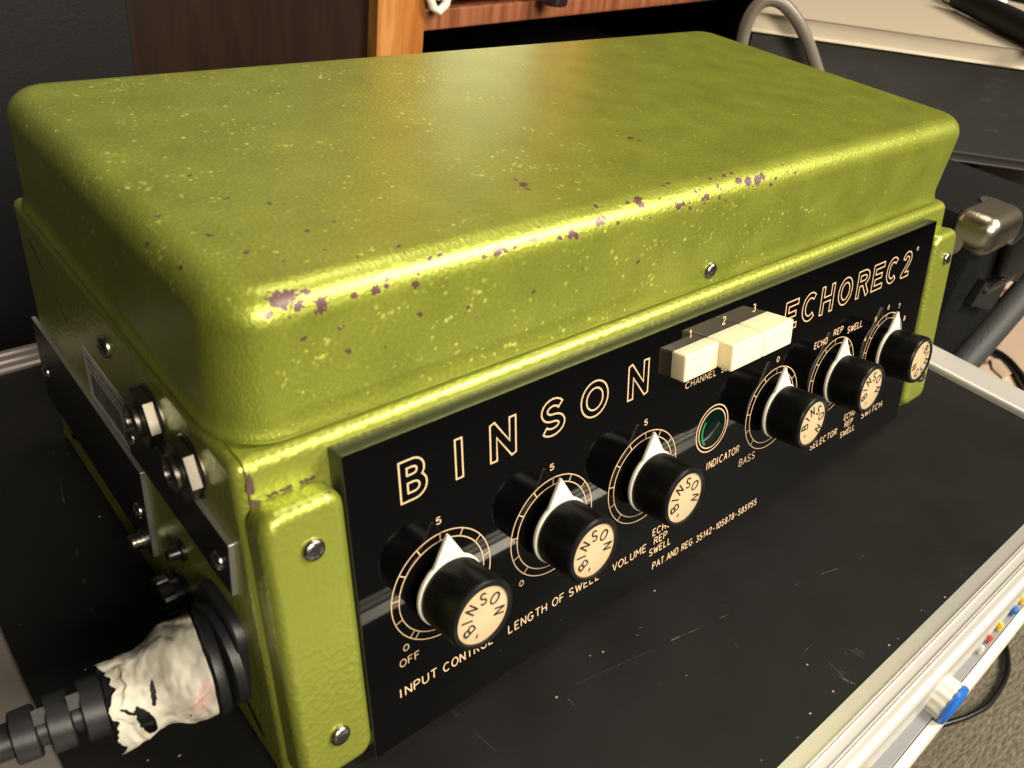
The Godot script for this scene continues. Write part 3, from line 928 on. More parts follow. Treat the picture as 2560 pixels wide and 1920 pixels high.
# ------------------------------------------------------------------ mains lead
func build_mains() -> void:
	var A := Vector3(-0.0338, 0.0352, -0.0440)
	var D := (Vector3(-0.0950, 0.0338, -0.0525) - A).normalized()
	var side := D.cross(Vector3.UP).normalized()
	var root := thing("mains_lead", "black mains plug wrapped in torn white cloth tape at the left edge", "power cable", Vector3(-0.06, 0, -0.048))
	# local z runs along the lead, local x towards the viewer's side, local y along the picture's lower side
	var toward := (Vector3(-0.04, 0.239, 0.178) - D * Vector3(-0.04, 0.239, 0.178).dot(D)).normalized()
	var F := Transform3D(Basis(toward, D.cross(toward), D), A)
	var mb := MB.new(); mb.T = F
	mb.lathe([[0.0168, 0], [0.0172, 0.0008], [0.0172, 0.0030], [0.0158, 0.0036], [0.0150, 0.0050], [0.0148, 0.012], [0.0108, 0.017], [0.0100, 0.030], [0.0088, 0.0325]], 40)
	var plug := part(root, "plug", mb, M.rubber)
	# strain relief: broad rings joined by ribs
	mb = MB.new(); mb.T = F
	mb.lathe([[0.0056, 0.030], [0.0052, 0.064]], 20)
	for k in 3:
		var z := 0.0328 + k * 0.0092
		var r := 0.0096 - k * 0.0008
		mb.lathe([[r - 0.0006, z], [r, z + 0.0005], [r - 0.0002, z + 0.0062], [r - 0.0008, z + 0.0067]], 28)
		if k < 2:
			for a in [0.5, 3.6]: mb.box(Vector3(cos(a) * (r - 0.002), sin(a) * (r - 0.002), z + 0.0078), Vector3(0.0036, 0.0044, 0.0034))
	part(root, "strain_relief", mb, M.rubber)
	mb = MB.new()
	var path := []
	for i in 14:
		var t := i / 13.0
		path.append(A + D * (0.060 + 0.11 * t) + Vector3(0, -0.018 * t * t, 0.004 * t * t))
	mb.tube(path, 0.0046, 16)
	part(root, "cord", mb, M.rubber)
	# cloth tape
	var n := FastNoiseLite.new(); n.seed = 21; n.frequency = 1.0; n.fractal_octaves = 3
	mb = MB.new(); mb.T = F
	var NT := 110; var NA := 150
	var L := 0.0275
	var at := []
	for i in NT + 1:
		var row := []
		for j in NA + 1:
			var t := float(i) / NT
			var a := TAU * j / NA - PI
			var deg := rad_to_deg(a)
			var k := smoothstep(0.2, 0.62, t + 0.10 * sin(a - 0.6))
			var r := lerpf(0.0163, 0.0114, k)
			var rag := exp(-pow((deg - 96) / 34.0, 2.0))
			r += rag * (0.0050 * smoothstep(0.35, 1.0, t) + 0.0006)
			var edge := n.get_noise_2d(deg * 0.022, 7.0) * 0.085 + n.get_noise_2d(deg * 0.2, 3.0) * 0.008
			var z := L * (t + edge * (smoothstep(0.70, 1.0, t) * 1.4 - 0.15 * smoothstep(0.25, 0.0, t))) + 0.0042
			# folds run slantwise from the waist to the wide end
			var fold := sin(deg * 0.055 + t * 6.5 + 2.2 * n.get_noise_2d(t * 2.0, deg * 0.012)) 
			r += 0.00055 * signf(fold) * pow(absf(fold), 0.6) + 0.0006 * n.get_noise_2d(t * 3.0, deg * 0.016) + 0.00007 * n.get_noise_2d(t * 15.0, deg * 0.09)
			var ridge := exp(-pow((deg - 34 - (t - 0.2) * 60) / 5.0, 2.0)) * smoothstep(0.02, 0.1, t) * smoothstep(0.62, 0.4, t)
			r += 0.0011 * ridge
			var ridge2 := exp(-pow((t - 0.86 - deg * 0.0006) / 0.02, 2.0)) * smoothstep(-50.0, -30.0, deg) * smoothstep(20.0, 0.0, deg)
			r += 0.0009 * ridge2
			var c := Vector3(0.56, 0.525, 0.44)
			var dirt := clampf(n.get_noise_2d(t * 2.4 + 9.0, deg * 0.016) * 1.5 + 0.05, 0.0, 0.7)
			c = c.lerp(Vector3(0.30, 0.26, 0.18), dirt)
			var grey := clampf(n.get_noise_2d(t * 3.0 + 30.0, deg * 0.02) * 1.6 - 0.1, 0.0, 0.6)
			c = c.lerp(Vector3(0.33, 0.32, 0.29), grey)
			var pink := exp(-pow((t - 0.17 - (deg - 38) * 0.002) / 0.085, 2.0) - pow((deg - 40) / 13.0, 2.0)) + 0.6 * exp(-pow((t - 0.05) / 0.05, 2.0) - pow((deg - 22) / 8.0, 2.0))
			c = c.lerp(Vector3(0.56, 0.25, 0.28), clampf(pink * (0.75 + n.get_noise_2d(t * 20.0, deg * 0.1)), 0.0, 0.85))
			row.append(mb.v(Vector3(r * cos(a), -r * sin(a), z), Vector2(t, deg / 360.0), Color(c.x, c.y, c.z)))
		at.append(row)
	for i in NT:
		for j in NA:
			var t := (i + 0.5) / NT
			var deg := rad_to_deg(TAU * (j + 0.5) / NA - PI)
			var w := n.get_noise_2d(t * 14.0, deg * 0.08) * 0.3
			var hole := pow((t - 0.72 + (deg - 50) * 0.0022) / 0.075, 2.0) + pow((deg - 50) / 27.0, 2.0) + w < 1.0
			hole = hole or (pow((t - 0.61 - (deg - 38) * 0.001) / 0.028, 2.0) + pow((deg - 14) / 22.0, 2.0) + w < 1.0)
			hole = hole or (pow((t - 0.80 - (deg - 36) * -0.005) / 0.022, 2.0) + pow((deg - 26) / 10.0, 2.0) + w < 1.0)
			hole = hole or (pow((t - 0.52) / 0.018, 2.0) + pow((deg - 100) / 5.0, 2.0) + w < 1.0)
			if not hole: mb.quad(at[i][j], at[i + 1][j], at[i + 1][j + 1], at[i][j + 1])
	var cloth := mat(Color.WHITE, 0.85)
	cloth.vertex_color_use_as_albedo = true
	part(plug, "cloth_tape", mb, cloth, 75, true)

# ------------------------------------------------------------------ the flight case under it
func build_case() -> void:
	var root := thing("flight_case", "open flight case tray with scuffed black floor and silver aluminium edge rails", "flight case", Vector3(0.18, -0.25, -0.1))
	var ex := Transform3D(Basis(Vector3.FORWARD, Vector3.UP, Vector3.RIGHT), Vector3.ZERO)
	# floor sheet
	var mb := MB.new()
	var x0 := -0.083; var x1 := 0.443; var z0 := -0.290; var z1 := 0.0875
	var ids := []
	for q in [[x0, z0, 0, 0], [x1, z0, 1, 0], [x1, z1, 1, 1], [x0, z1, 0, 1]]:
		ids.append(mb.v(Vector3(q[0], 0, q[1]), Vector2(q[2], q[3])))
	for q in [[x0, z0, 0, 0], [x1, z0, 1, 0], [x1, z1, 1, 1], [x0, z1, 0, 1]]:
		ids.append(mb.v(Vector3(q[0], -0.012, q[1]), Vector2(q[2], q[3])))
	mb.begin()
	mb.quad(ids[3], ids[2], ids[1], ids[0])
	mb.quad(ids[4], ids[5], ids[6], ids[7])
	for i in 4: mb.quad(ids[i], ids[(i + 1) % 4], ids[4 + (i + 1) % 4], ids[4 + i])
	mb.fix()
	part(root, "black_floor", mb, floor_material(x0, x1, z0, z1))
	# front rail, grooved
	mb = MB.new(); mb.T = ex
	var prof := PackedVector2Array()
	for q in [[85.5, -30], [85.5, 0.3], [91.9, 2.2], [92.05, 2.9], [92.45, 2.9], [92.6, 2.2], [93.0, 2.2], [93.15, 2.9], [93.55, 2.9], [93.7, 2.2], [97.3, 2.2], [97.45, 2.9], [97.85, 2.9], [98.0, 2.2], [98.4, 2.2], [98.55, 2.9], [98.95, 2.9], [99.1, 2.2], [100.8, 2.3], [102.2, 2.2], [103.4, 1.6], [104.4, 0.4], [104.8, -1.2], [104.8, -30]]:
		prof.append(Vector2(-q[0], q[1]) / 1000.0)
	mb.prism(prof, -0.115, 0.475)
	part(root, "front_rail", mb, M.rail, 25)
	mb = MB.new()
	mb.T = Transform3D(Basis(Vector3.RIGHT, Vector3.FORWARD, Vector3.UP), Vector3(0.4540, -0.03, -0.1080))
	mb.rbox(0.0272, 0.3860, 0.0345, 0.002, 0.0025, 3)
	part(root, "right_rail", mb, M.rail)
	mb = MB.new()
	mb.T = Transform3D(Basis(Vector3.RIGHT, Vector3.FORWARD, Vector3.UP), Vector3(-0.0955, -0.03, -0.1015))
	mb.rbox(0.0290, 0.3740, 0.0330, 0.002, 0.0015, 3)
	part(root, "left_rail", mb, M.dull_rail)
	mb = MB.new(); mb.T = ex
	prof = PackedVector2Array()
	for q in [[-288, -30], [-288, 1.5], [-289.5, 2.4], [-293, 2.4], [-294, 1.4], [-295, 1.4], [-296, 2.6], [-300, 2.6], [-301, 1.4], [-302, 1.4], [-303, 2.6], [-306, 2.4], [-307.5, 0.5], [-307.5, -30]]:
		prof.append(Vector2(-q[0], q[1]) / 1000.0)
	mb.prism(prof, -0.115, 0.475)
	part(root, "back_rail", mb, M.dull_rail, 25)
	mb = MB.new()
	mb.box(Vector3(0.178, -0.132, -0.102), Vector3(0.57, 0.232, 0.404), 0.003)
	part(root, "case_box", mb, M.black_box)

const SCRATCHES := [125.8,25.5,133.2,26.7,134.7,27.2,141.4,28.4,151.7,29.9,157.0,31.1,197.2,38.4,199.8,39.3,172.3,71.3,171.5,77.9,171.5,77.9,169.8,80.4,170.3,79.4,172.1,83.9,169.7,77.1,170.9,81.2,169.4,80.6,172.2,83.5,172.9,77.0,173.7,79.9,185.3,72.6,186.8,79.1,186.2,73.7,188.7,78.0,188.4,74.3,189.8,77.8,183.0,72.5,182.4,74.0,272.8,81.0,272.1,82.9,
	212.9,41.7,223.2,44.5,238.7,47.0,242.5,47.0,146.6,42.0,146.3,44.3,168.2,62.1,173.8,62.0,77.8,17.1,116.2,24.1,125.8,25.5,130.4,26.2,34.6,8.5,36.1,20.4,33.2,-1.3,33.7,1.1,71.8,19.8,71.6,23.5,119.1,13.4,121.8,14.2,105.9,35.4,106.1,36.9,-46.9,-149.7,-47.5,-146.3,-50.0,-134.0,-50.1,-130.0,-52.2,-116.8,-53.1,-111.8,-75.9,-124.4,-74.8,-123.2,-41.4,-182.7,-41.8,-179.4,-39.1,-193.1,-42.2,-179.1,-31.4,-211.9,-30.0,-209.6,-35.0,-216.2,-35.3,-212.9]
const SPECKS := [117.6,40.1,163.8,66.7,233.9,81.2,234.6,82.8,202.7,82.3,209.3,82.8,144.7,80.3,112.4,80.3,131.6,83.0,251.2,84.0,277.8,81.9,278.9,66.9,160.3,27.3,161.3,80.3,68.7,17.1,92.5,11.2,98.2,12.9,115.8,15.5,140.0,3.6,-58.9,-45.3,-50.2,-40.9,-63.2,-91.2,-32.8,-163.4]

func floor_material(x0: float, x1: float, z0: float, z1: float) -> StandardMaterial3D:
	var W := 2048; var H := 1470
	var im := Image.create(W, H, false, Image.FORMAT_RGB8)
	im.fill(Color8(25, 24, 24))
	var k := W / ((x1 - x0) * 1000.0)
	var n := FastNoiseLite.new(); n.seed = 5; n.frequency = 0.13
	var soft := FastNoiseLite.new(); soft.seed = 8; soft.frequency = 0.006; soft.fractal_octaves = 5
	var si := soft.get_image(W, H)
	var data := im.get_data(); var sd := si.get_data()
	for i in W * H:
		var m := (sd[i] - 128) / 34
		data[i * 3] += m; data[i * 3 + 1] += m; data[i * 3 + 2] += m
	im = Image.create_from_data(W, H, false, Image.FORMAT_RGB8, data)
	for i in range(0, SCRATCHES.size(), 4):
		var a := Vector2(SCRATCHES[i] - x0 * 1000, SCRATCHES[i + 1] - z0 * 1000) * k
		var b := Vector2(SCRATCHES[i + 2] - x0 * 1000, SCRATCHES[i + 3] - z0 * 1000) * k
		var faint: float = 0.35 if a.distance_to(b) > 45 else 0.75
		var steps := int(a.distance_to(b)) + 1
		for s in steps + 1:
			var q := a.lerp(b, float(s) / steps)
			var g := clampf(0.30 + n.get_noise_2d(q.x * 2.0, q.y * 2.0) * 0.6, 0.0, 0.6) * faint
			for o in 2:
				var x := int(q.x) + o; var y := int(q.y)
				if x >= 0 and y >= 0 and x < W and y < H:
					im.set_pixel(x, y, im.get_pixel(x, y).lerp(Color(0.72, 0.70, 0.70), g * (1.0 if o == 0 else 0.5)))
	for i in range(0, SPECKS.size(), 2):
		var c := Vector2(SPECKS[i] - x0 * 1000, SPECKS[i + 1] - z0 * 1000) * k
		var r := rng.randf_range(0.6, 1.7)
		for y in range(-3, 4):
			for x in range(-3, 4):
				if Vector2(x * 0.7, y).length() < r:
					var px := clampi(int(c.x) + x, 0, W - 1); var py := clampi(int(c.y) + y, 0, H - 1)
					im.set_pixel(px, py, Color(0.62, 0.60, 0.58))
	for i in 140:   # dust
		im.set_pixel(rng.randi_range(0, W - 1), rng.randi_range(0, H - 1), Color(0.3, 0.29, 0.28))
	var m := mat(Color.WHITE, 0.42)
	m.albedo_texture = ImageTexture.create_from_image(im)
	m.roughness_texture = noise_tex(FastNoiseLite.TYPE_SIMPLEX_SMOOTH, 0.012, 512, 5, 31, grad([[0.0, Color(0.82, 0.82, 0.82)], [1.0, Color(1, 1, 1)]]))
	m.roughness = 0.58
	m.metallic_specular = 0.28
	return m

# ------------------------------------------------------------------ ground
func build_ground() -> void:
	M.rail = mat(lin(0.78, 0.76, 0.73), 0.36, 0.55)
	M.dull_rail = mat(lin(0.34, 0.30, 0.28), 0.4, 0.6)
	M.black_box = mat(lin(0.008, 0.008, 0.01), 0.5)
	M.tolex = bump(mat(lin(0.0045, 0.0047, 0.0062), 0.6, 0.0, 0.35), M.hammer, 0.04, 9.0)
	var carpet := mat(Color.WHITE, 0.95)
	carpet.albedo_texture = noise_tex(FastNoiseLite.TYPE_SIMPLEX_SMOOTH, 0.05, 1024, 4, 17, grad([[0.2, lin(0.085, 0.073, 0.054)], [0.5, lin(0.13, 0.112, 0.082)], [0.8, lin(0.18, 0.155, 0.115)]]))
	carpet.uv1_triplanar = true
	carpet.uv1_scale = Vector3(2.2, 3.0, 9.0)
	carpet.heightmap_enabled = true; carpet.heightmap_texture = M.fine; carpet.heightmap_scale = 0.12
	var mb := MB.new()
	mb.box(Vector3(0.5, -0.27, 0.5), Vector3(7, 0.04, 7))
	lone("carpet", mb, carpet, "beige grey woven carpet", "", 40, "structure")
	mb = MB.new()
	mb.box(Vector3(-1.42, -0.2475, 0.0), Vector3(3.0, 0.005, 2.0), 0.001)
	mb.box(Vector3(0.5, -0.2475, 1.85), Vector3(6.0, 0.005, 3.3), 0.001)
	lone("dark_floor", mb, mat(lin(0.005, 0.0048, 0.0045), 0.8), "dark floor in front of the case", "", 40, "structure")
	var wall := bump(mat(lin(0.42, 0.33, 0.22), 0.8), M.fine, 0.05, 3.0)
	mb = MB.new()
	mb.box(Vector3(0.5, 1.1, -1.35), Vector3(7, 2.75, 0.1))
	lone("rear_wall", mb, wall, "plain wall behind the shelves", "", 40, "structure")

# ------------------------------------------------------------------ what stands behind
func boxthing(called: String, lo: Vector3, hi: Vector3, bev: float, m: Material, label: String, category: String) -> MeshInstance3D:
	var mb := MB.new()
	mb.box((lo + hi) / 2, hi - lo, bev)
	return lone(called, mb, m, label, category)

func wood(a: Color, b: Color, c: Color, seed_: int) -> StandardMaterial3D:
	var m := mat(Color.WHITE, 0.42)
	m.albedo_texture = noise_tex(FastNoiseLite.TYPE_SIMPLEX_SMOOTH, 0.02, 512, 4, seed_, grad([[0.25, a], [0.5, b], [0.75, c]]))
	m.uv1_triplanar = true
	m.uv1_scale = Vector3(9, 0.9, 9)
	return m

func build_background() -> void:
	boxthing("dark_cabinet", Vector3(-0.9, -0.25, -0.80), Vector3(0.1045, 1.15, -0.450), 0.002, bump(mat(lin(0.0042, 0.0043, 0.0055), 0.5), M.fine, 0.006, 12.0), "tall blue-black cabinet side behind the echo unit's left end", "cabinet")
	boxthing("dark_wood_board", Vector3(0.1055, -0.25, -0.80), Vector3(0.2860, 1.15, -0.4560), 0.001, wood(lin(0.0105, 0.0030, 0.0010), lin(0.014, 0.0042, 0.0014), lin(0.018, 0.0056, 0.002), 61), "dark reddish brown wooden board between the cabinet and the orange post", "board")
	var post := thing("wooden_post", "orange varnished wooden post of the shelf unit, in two strips", "post", Vector3(0.31, -0.25, -0.45))
	var mb := MB.new()
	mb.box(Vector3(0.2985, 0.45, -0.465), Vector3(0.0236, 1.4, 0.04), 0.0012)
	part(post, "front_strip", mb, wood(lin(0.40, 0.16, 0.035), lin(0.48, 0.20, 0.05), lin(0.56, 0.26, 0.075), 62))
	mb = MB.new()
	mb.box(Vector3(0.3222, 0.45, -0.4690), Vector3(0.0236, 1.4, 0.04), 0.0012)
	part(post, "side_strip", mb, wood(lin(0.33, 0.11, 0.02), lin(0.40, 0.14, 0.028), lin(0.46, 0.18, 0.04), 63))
	var turn := Transform3D(Basis(Vector3.UP, 0.1160), Vector3(0.3342, 0, -0.452))
	mb = MB.new(); mb.T = turn
	mb.box(Vector3(0.6, 0.11565, -0.2), Vector3(1.2, 0.0163, 0.4), 0.0015)
	lone("wall_shelf", mb, wood(lin(0.20, 0.06, 0.026), lin(0.28, 0.095, 0.045), lin(0.34, 0.13, 0.065), 64), "red-brown wooden shelf right of the orange post", "shelf")
	boxthing("shelf_back", Vector3(0.3342, -0.25, -0.87), Vector3(1.5, 0.90, -0.855), 0.001, mat(lin(0.01, 0.008, 0.006), 0.7), "black gap at the back under the red-brown shelf", "back panel")
	var box := thing("white_box", "white box standing on the shelf at the top of the picture", "box", Vector3(0.41, 0.1238, -0.5))
	mb = MB.new()
	mb.T = turn
	mb.box(Vector3(0.0735, 0.2300, -0.055), Vector3(0.126, 0.199, 0.118), 0.002)
	part(box, "carton", mb, M.white)
	for x in [0.016, 0.130]:
		mb = MB.new(); mb.T = turn
		mb.box(Vector3(x, 0.1272, -0.058), Vector3(0.006, 0.0066, 0.10))
		part(box, "foot", mb, M.black)
	mb = MB.new()
	mb.tube([Vector3(0.3325, 0.150, -0.446), Vector3(0.3322, 0.138, -0.444), Vector3(0.3365, 0.128, -0.443), Vector3(0.3425, 0.1248, -0.443), Vector3(0.3490, 0.130, -0.443), Vector3(0.3515, 0.138, -0.444), Vector3(0.352, 0.150, -0.446)], 0.0034, 12)
	lone("white_strap", mb, M.white, "looped white strap hanging from the white box beside the orange post", "strap")
	mb = MB.new(); mb.T = turn
	mb.box(Vector3(0.195, 0.2465, -0.08), Vector3(0.068, 0.245, 0.15), 0.002)
	lone("orange_book", mb, mat(lin(0.5, 0.17, 0.08), 0.5), "orange-brown book spine on the shelf behind the dark bottle", "book")
	mb = MB.new()
	mb.T = Transform3D(Basis(Vector3.RIGHT, Vector3.FORWARD, Vector3.UP), Vector3(0.4765, 0.124, -0.452))
	mb.lathe([[0.011, 0], [0.0125, 0.002], [0.0125, 0.05], [0.006, 0.06], [0.006, 0.075]], 24)
	lone("dark_bottle", mb, mat(lin(0.03, 0.015, 0.02), 0.12), "small dark purple bottle foot on the red-brown shelf", "bottle")
	# pale-lidded case turned towards the camera
	var P0 := Vector3(0.5315, 0.1568, -0.2798)
	var a := deg_to_rad(42.0)
	var X := Vector3(cos(a), 0, sin(a))
	var F := Transform3D(Basis(X, Vector3.UP, X.cross(Vector3.UP)), P0)
	var dev := thing("pale_lidded_case", "dark grey equipment case with a cream lid, behind the echo unit's right end", "equipment case", P0 + Vector3(0.15, -0.094, 0))
	var cream := bump(mat(lin(0.50, 0.43, 0.33), 0.42), M.fine, 0.01, 8.0)
	mb = MB.new(); mb.T = F
	# plan of the case: its left end slants away
	var plan := func(by: float) -> PackedVector2Array: return PackedVector2Array([Vector2(0.0 + by, -by), Vector2(0.0 + by + 0.088, -0.32), Vector2(0.60, -0.32), Vector2(0.60, -by)])
	var lying := F * Transform3D(Basis(Vector3.RIGHT, Vector3.FORWARD, Vector3.UP), Vector3.ZERO)
	var outline := func(by: float) -> PackedVector2Array:
		var o := PackedVector2Array()
		for q in plan.call(by): o.append(Vector2(q.x, -q.y))
		return o
	mb.T = lying
	mb.prism(outline.call(0.0), -0.0146, 0.0, 0.0022, 3)
	part(dev, "cream_lid", mb, cream)
	mb = MB.new(); mb.T = F
	mb.T = lying
	mb.prism(outline.call(0.003), -0.0886, -0.0160, 0.001, 2)
	var grey := mat(Color.WHITE, 0.5)
	grey.albedo_texture = noise_tex(FastNoiseLite.TYPE_SIMPLEX_SMOOTH, 0.02, 512, 4, 71, grad([[0.0, lin(0.017, 0.0155, 0.014)], [0.76, lin(0.021, 0.019, 0.017)], [0.9, lin(0.04, 0.038, 0.036)], [1.0, lin(0.06, 0.058, 0.055)]]))
	grey.uv1_triplanar = true; grey.uv1_scale = Vector3(5, 9, 5)
	part(dev, "grey_body", mb, grey)
	mb = MB.new(); mb.T = F
	mb.T = lying
	mb.prism(outline.call(0.001), -0.0955, -0.0888, 0.001, 2)
	part(dev, "bottom_strip", mb, mat(lin(0.03, 0.028, 0.026), 0.4))
	var handle := thing("padded_handle", "black padded handle with pale trim lying on the cream lid at the top right", "handle", Vector3(0.8, 0.157, -0.2))
	mb = MB.new()
	mb.tube([Vector3(0.805, 0.167, -0.243), Vector3(0.785, 0.168, -0.215), Vector3(0.752, 0.168, -0.179), Vector3(0.718, 0.168, -0.142), Vector3(0.690, 0.167, -0.112)], [0.009, 0.0105, 0.011, 0.0105, 0.009], 16)
	part(handle, "grip", mb, M.tolex)
	mb = MB.new()
	mb.T = Transform3D(Basis(Vector3.RIGHT, Vector3.FORWARD, Vector3.UP), Vector3(0, 0.158, 0))
	mb.prism(PackedVector2Array([Vector2(0.868, 0.222), Vector2(0.96, 0.290), Vector2(0.95, 0.345), Vector2(0.835, 0.268), Vector2(0.815, 0.243)]), 0.0, 0.012, 0.003, 3)
	part(handle, "pale_bracket", mb, M.white)
	boxthing("black_cabinet_behind", Vector3(0.98, -0.25, -0.62), Vector3(1.7, 0.62, -0.22), 0.012, M.tolex, "black textured cabinet at the top right corner behind the padded handle", "speaker cabinet")
	# grey cable loop
	mb = MB.new()
	var pts := [Vector3(0.5122, 0.0889, -0.2783), Vector3(0.5162, 0.1154, -0.2747), Vector3(0.5165, 0.1279, -0.2745), Vector3(0.5159, 0.1445, -0.2750), Vector3(0.5175, 0.1587, -0.2735), Vector3(0.5227, 0.1672, -0.2689), Vector3(0.5315, 0.1678, -0.2609), Vector3(0.5418, 0.1595, -0.2517), Vector3(0.5513, 0.1469, -0.2431), Vector3(0.5603, 0.1311, -0.2350), Vector3(0.5685, 0.1152, -0.2276), Vector3(0.5761, 0.0972, -0.2208), Vector3(0.5834, 0.0750, -0.2143)]
	mb.tube(smooth(pts, 5), 0.0050, 14)
	lone("grey_cable", mb, mat(lin(0.17, 0.145, 0.12), 0.35), "thick grey cable looping up behind the echo unit's lid", "cable")
	# black covered case with a metal corner
	var tc := thing("black_covered_case", "black leather-cloth covered case with a nickel corner right of the echo unit", "case", Vector3(0.625, -0.25, -0.38))
	mb = MB.new()
	mb.box(Vector3(0.6250, -0.0920, -0.3800), Vector3(0.13, 0.311, 0.645), 0.012)
	part(tc, "covered_box", mb, M.tolex)
	mb = MB.new()
	mb.T = Transform3D(Basis.IDENTITY, Vector3(0.589, 0.0500, -0.0850))
	mb.rbox(0.0620, 0.0330, 0.0345, 0.013, 0.0120, 6, true, 6)
	var nickel := bump(mat(lin(0.48, 0.43, 0.34), 0.3, 1.0), M.fine, 0.01, 20.0)
	var corner := part(tc, "metal_corner", mb, nickel)
	for q in [[Vector3(0.5592, 0.0395, -0.0775), 0], [Vector3(0.6050, 0.0640, -0.0760), 1]]:
		mb = MB.new()
		mb.T = Transform3D(Basis(Vector3.BACK, Vector3.UP, Vector3.LEFT) if q[1] == 0 else Basis(Vector3.RIGHT, Vector3.FORWARD, Vector3.UP), q[0])
		mb.lathe([[0.0095, 0], [0.0092, 0.0010]], 24)
		part(corner, "tab", mb, nickel)
		var o := MB.new(); o.T = mb.T
		o.lathe([[0.0036, 0.0010], [0.0034, 0.0018], [0.0016, 0.0024]], 16)
		part(corner, "rivet", o, M.steel)
	mb = MB.new()
	mb.prism(PackedVector2Array([Vector2(0.604, 0.040), Vector2(0.6186, 0.0087), Vector2(0.6674, -0.0089), Vector2(0.700, 0.030), Vector2(0.650, 0.056)]), -0.0570, -0.0480, 0.003, 2)
	var latch := part(tc, "latch", mb, M.black)
	mb = MB.new()
	mb.box(Vector3(0.622, 0.0025, -0.0500), Vector3(0.055, 0.006, 0.006), 0.001)
	part(latch, "clasp", mb, M.steel)
	mb = MB.new()
	mb.prism(PackedVector2Array([Vector2(0.5860, -0.010), Vector2(0.641, -0.029), Vector2(0.648, -0.008), Vector2(0.594, 0.010)]), -0.0575, -0.0500, 0.001, 1)
	part(latch, "catch_plate", mb, M.black)
	# grey tube in front of it
	mb = MB.new()
	mb.tube([Vector3(0.540, -0.122, -0.045), Vector3(0.600, -0.093, -0.047), Vector3(0.690, -0.047, -0.05), Vector3(0.78, -0.002, -0.053)], 0.0128, 16)
	lone("grey_tube", mb, bump(mat(lin(0.035, 0.036, 0.038), 0.6), M.fine, 0.03, 12.0), "dusty grey tube leaning below the black case's latch", "tube")
	# rug and cable on the floor
	var rug := mat(Color.WHITE, 0.95)
	rug.albedo_texture = noise_tex(FastNoiseLite.TYPE_CELLULAR, 0.018, 512, 1, 90, grad([[0.0, lin(0.72, 0.58, 0.44)], [0.38, lin(0.66, 0.5, 0.38)], [0.46, lin(0.26, 0.085, 0.05)], [1.0, lin(0.20, 0.06, 0.035)]]))
	rug.uv1_triplanar = true; rug.uv1_scale = Vector3.ONE * 1.6
	var mat_ := boxthing("patterned_rug", Vector3(0.78, -0.2499, -0.6), Vector3(1.9, -0.245, 0.02), 0.002, rug, "red-brown and cream patterned rug at the right edge", "rug")
	for poly in [[1.32, -0.170, 1.1422, -0.1429, 1.083, -0.1347, 1.0427, -0.1239, 1.0409, -0.1034, 1.0302, -0.0833, 1.0328, -0.0720, 1.32, -0.05], [1.0197, -0.1155, 1.0308, -0.107, 1.012, -0.0835, 0.9861, -0.0855, 0.9964, -0.1028]]:
		mb = MB.new()
		mb.T = Transform3D(Basis(Vector3.RIGHT, Vector3.FORWARD, Vector3.UP), Vector3(0, -0.245, 0))
		var flat := PackedVector2Array()
		for i in range(0, poly.size(), 2): flat.append(Vector2(poly[i], -poly[i + 1]))
		mb.prism(flat, 0.0, 0.003)
		part(mat_, "cream_motif", mb, bump(mat(lin(0.62, 0.46, 0.34), 0.95), M.fine, 0.1, 20.0))
	mb = MB.new()
	mb.tube(smooth([Vector3(0.985, -0.238, -0.22), Vector3(1.0303, -0.24, -0.1406), Vector3(1.0366, -0.24, -0.1174), Vector3(1.0299, -0.24, -0.0986), Vector3(1.014, -0.24, -0.0797), Vector3(0.995, -0.24, -0.0636), Vector3(0.95, -0.24, -0.03), Vector3(0.88, -0.24, 0.01)], 4), 0.0055, 12)
	lone("black_cable", mb, M.black, "black cable lying across the patterned rug", "cable")

func smooth(pts: Array, n: int) -> Array:
	var out := []
	for i in pts.size() - 1:
		var p0: Vector3 = pts[maxi(i - 1, 0)]; var p3: Vector3 = pts[mini(i + 2, pts.size() - 1)]
		for k in n: out.append(pts[i].cubic_interpolate(pts[i + 1], p0, p3, float(k) / n))
	out.append(pts[-1])
	return out

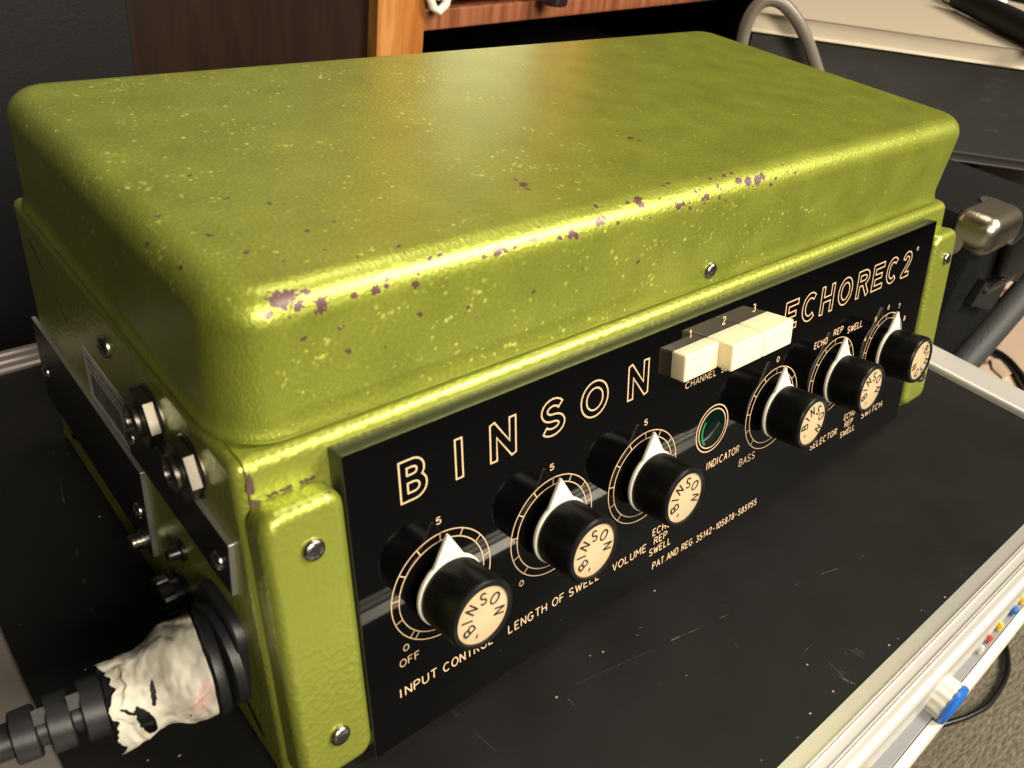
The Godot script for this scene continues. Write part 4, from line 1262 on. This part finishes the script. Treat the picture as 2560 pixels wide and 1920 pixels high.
# ------------------------------------------------------------------ small things by the front rail
func build_small() -> void:
	var root := thing("small_mixer", "slim grey mixer with white edge and coloured knobs below the front rail", "mixer", Vector3(0.24, -0.06, 0.1))
	var T := Transform3D(Basis(Vector3.UP, 0.022), Vector3(0.25, -0.02, 0.1040))
	var mb := MB.new(); mb.T = T
	mb.box(Vector3(0.02, -0.0220, -0.0080), Vector3(0.34, 0.036, 0.0246), 0.0005)
	part(root, "grey_panel", mb, mat(lin(0.20, 0.205, 0.22), 0.45))
	mb = MB.new(); mb.T = T
	mb.box(Vector3(0.02, -0.0215, 0.0064), Vector3(0.34, 0.030, 0.0040), 0.0010)
	part(root, "white_edge", mb, M.white)
	var reds := {"yellow": lin(0.75, 0.55, 0.03), "blue": lin(0.02, 0.12, 0.36), "red": lin(0.6, 0.1, 0.08), "white": lin(0.7, 0.7, 0.66)}
	for q in [[0.3125, "yellow", 0.0017], [0.3001, "blue", 0.0018], [0.2835, "yellow", 0.0012], [0.2714, "red", 0.0010], [0.2611, "white", 0.0009], [0.1615, "yellow", 0.0016]]:
		mb = MB.new()
		mb.T = T * Transform3D(Basis(Vector3.RIGHT, Vector3.FORWARD, Vector3.UP), Vector3(q[0] - 0.25, -0.0035, 0.0026))
		var r: float = q[2]
		r *= 1.25
		mb.lathe([[r * 0.7, 0], [r * 0.7, 0.001], [r, 0.0018], [r, 0.0034], [r * 0.6, 0.0046]], 16)
		var knob := part(root, "control_knob", mb, mat(reds[q[1]], 0.35))
		knob.set_meta("label", "%s control knob" % q[1])
	# ribbed knob standing out from it, blue end
	mb = MB.new()
	mb.T = Transform3D(Basis.IDENTITY, Vector3(0.2185, -0.0200, 0.0985))
	var rings := []
	for q in [[0.0095, 0.0], [0.0098, 0.001], [0.0098, 0.0120], [0.0094, 0.0126]]:
		var ring := PackedVector3Array()
		for j in 96:
			var a := TAU * j / 96
			var r: float = q[0] * (1.0 - 0.055 * (0.5 - 0.5 * cos(a * 14)))
			ring.append(Vector3(r * cos(a), r * sin(a), q[1]))
		rings.append(ring)
	mb.loft(rings)
	var big := part(root, "ribbed_knob", mb, mat(lin(0.62, 0.60, 0.52), 0.4), 50)
	mb = MB.new()
	mb.T = Transform3D(Basis.IDENTITY, Vector3(0.2185, -0.0200, 0.1110))
	mb.lathe([[0.0096, 0], [0.0101, 0.0006], [0.0101, 0.0018], [0.0090, 0.0028], [0.004, 0.0034]], 36)
	part(big, "blue_cap", mb, mat(lin(0.02, 0.14, 0.55), 0.25))
	mb = MB.new()
	mb.tube(smooth([Vector3(0.600, -0.246, 0.060), Vector3(0.5635, -0.246, 0.0933), Vector3(0.5452, -0.246, 0.1056), Vector3(0.5236, -0.246, 0.1134), Vector3(0.4904, -0.246, 0.116), Vector3(0.4686, -0.246, 0.113), Vector3(0.4448, -0.246, 0.1052), Vector3(0.41, -0.246, 0.09)], 5), 0.0022, 10)
	lone("thin_black_cable", mb, M.black, "thin black cable curling on the carpet beside the blue-capped knob", "cable")
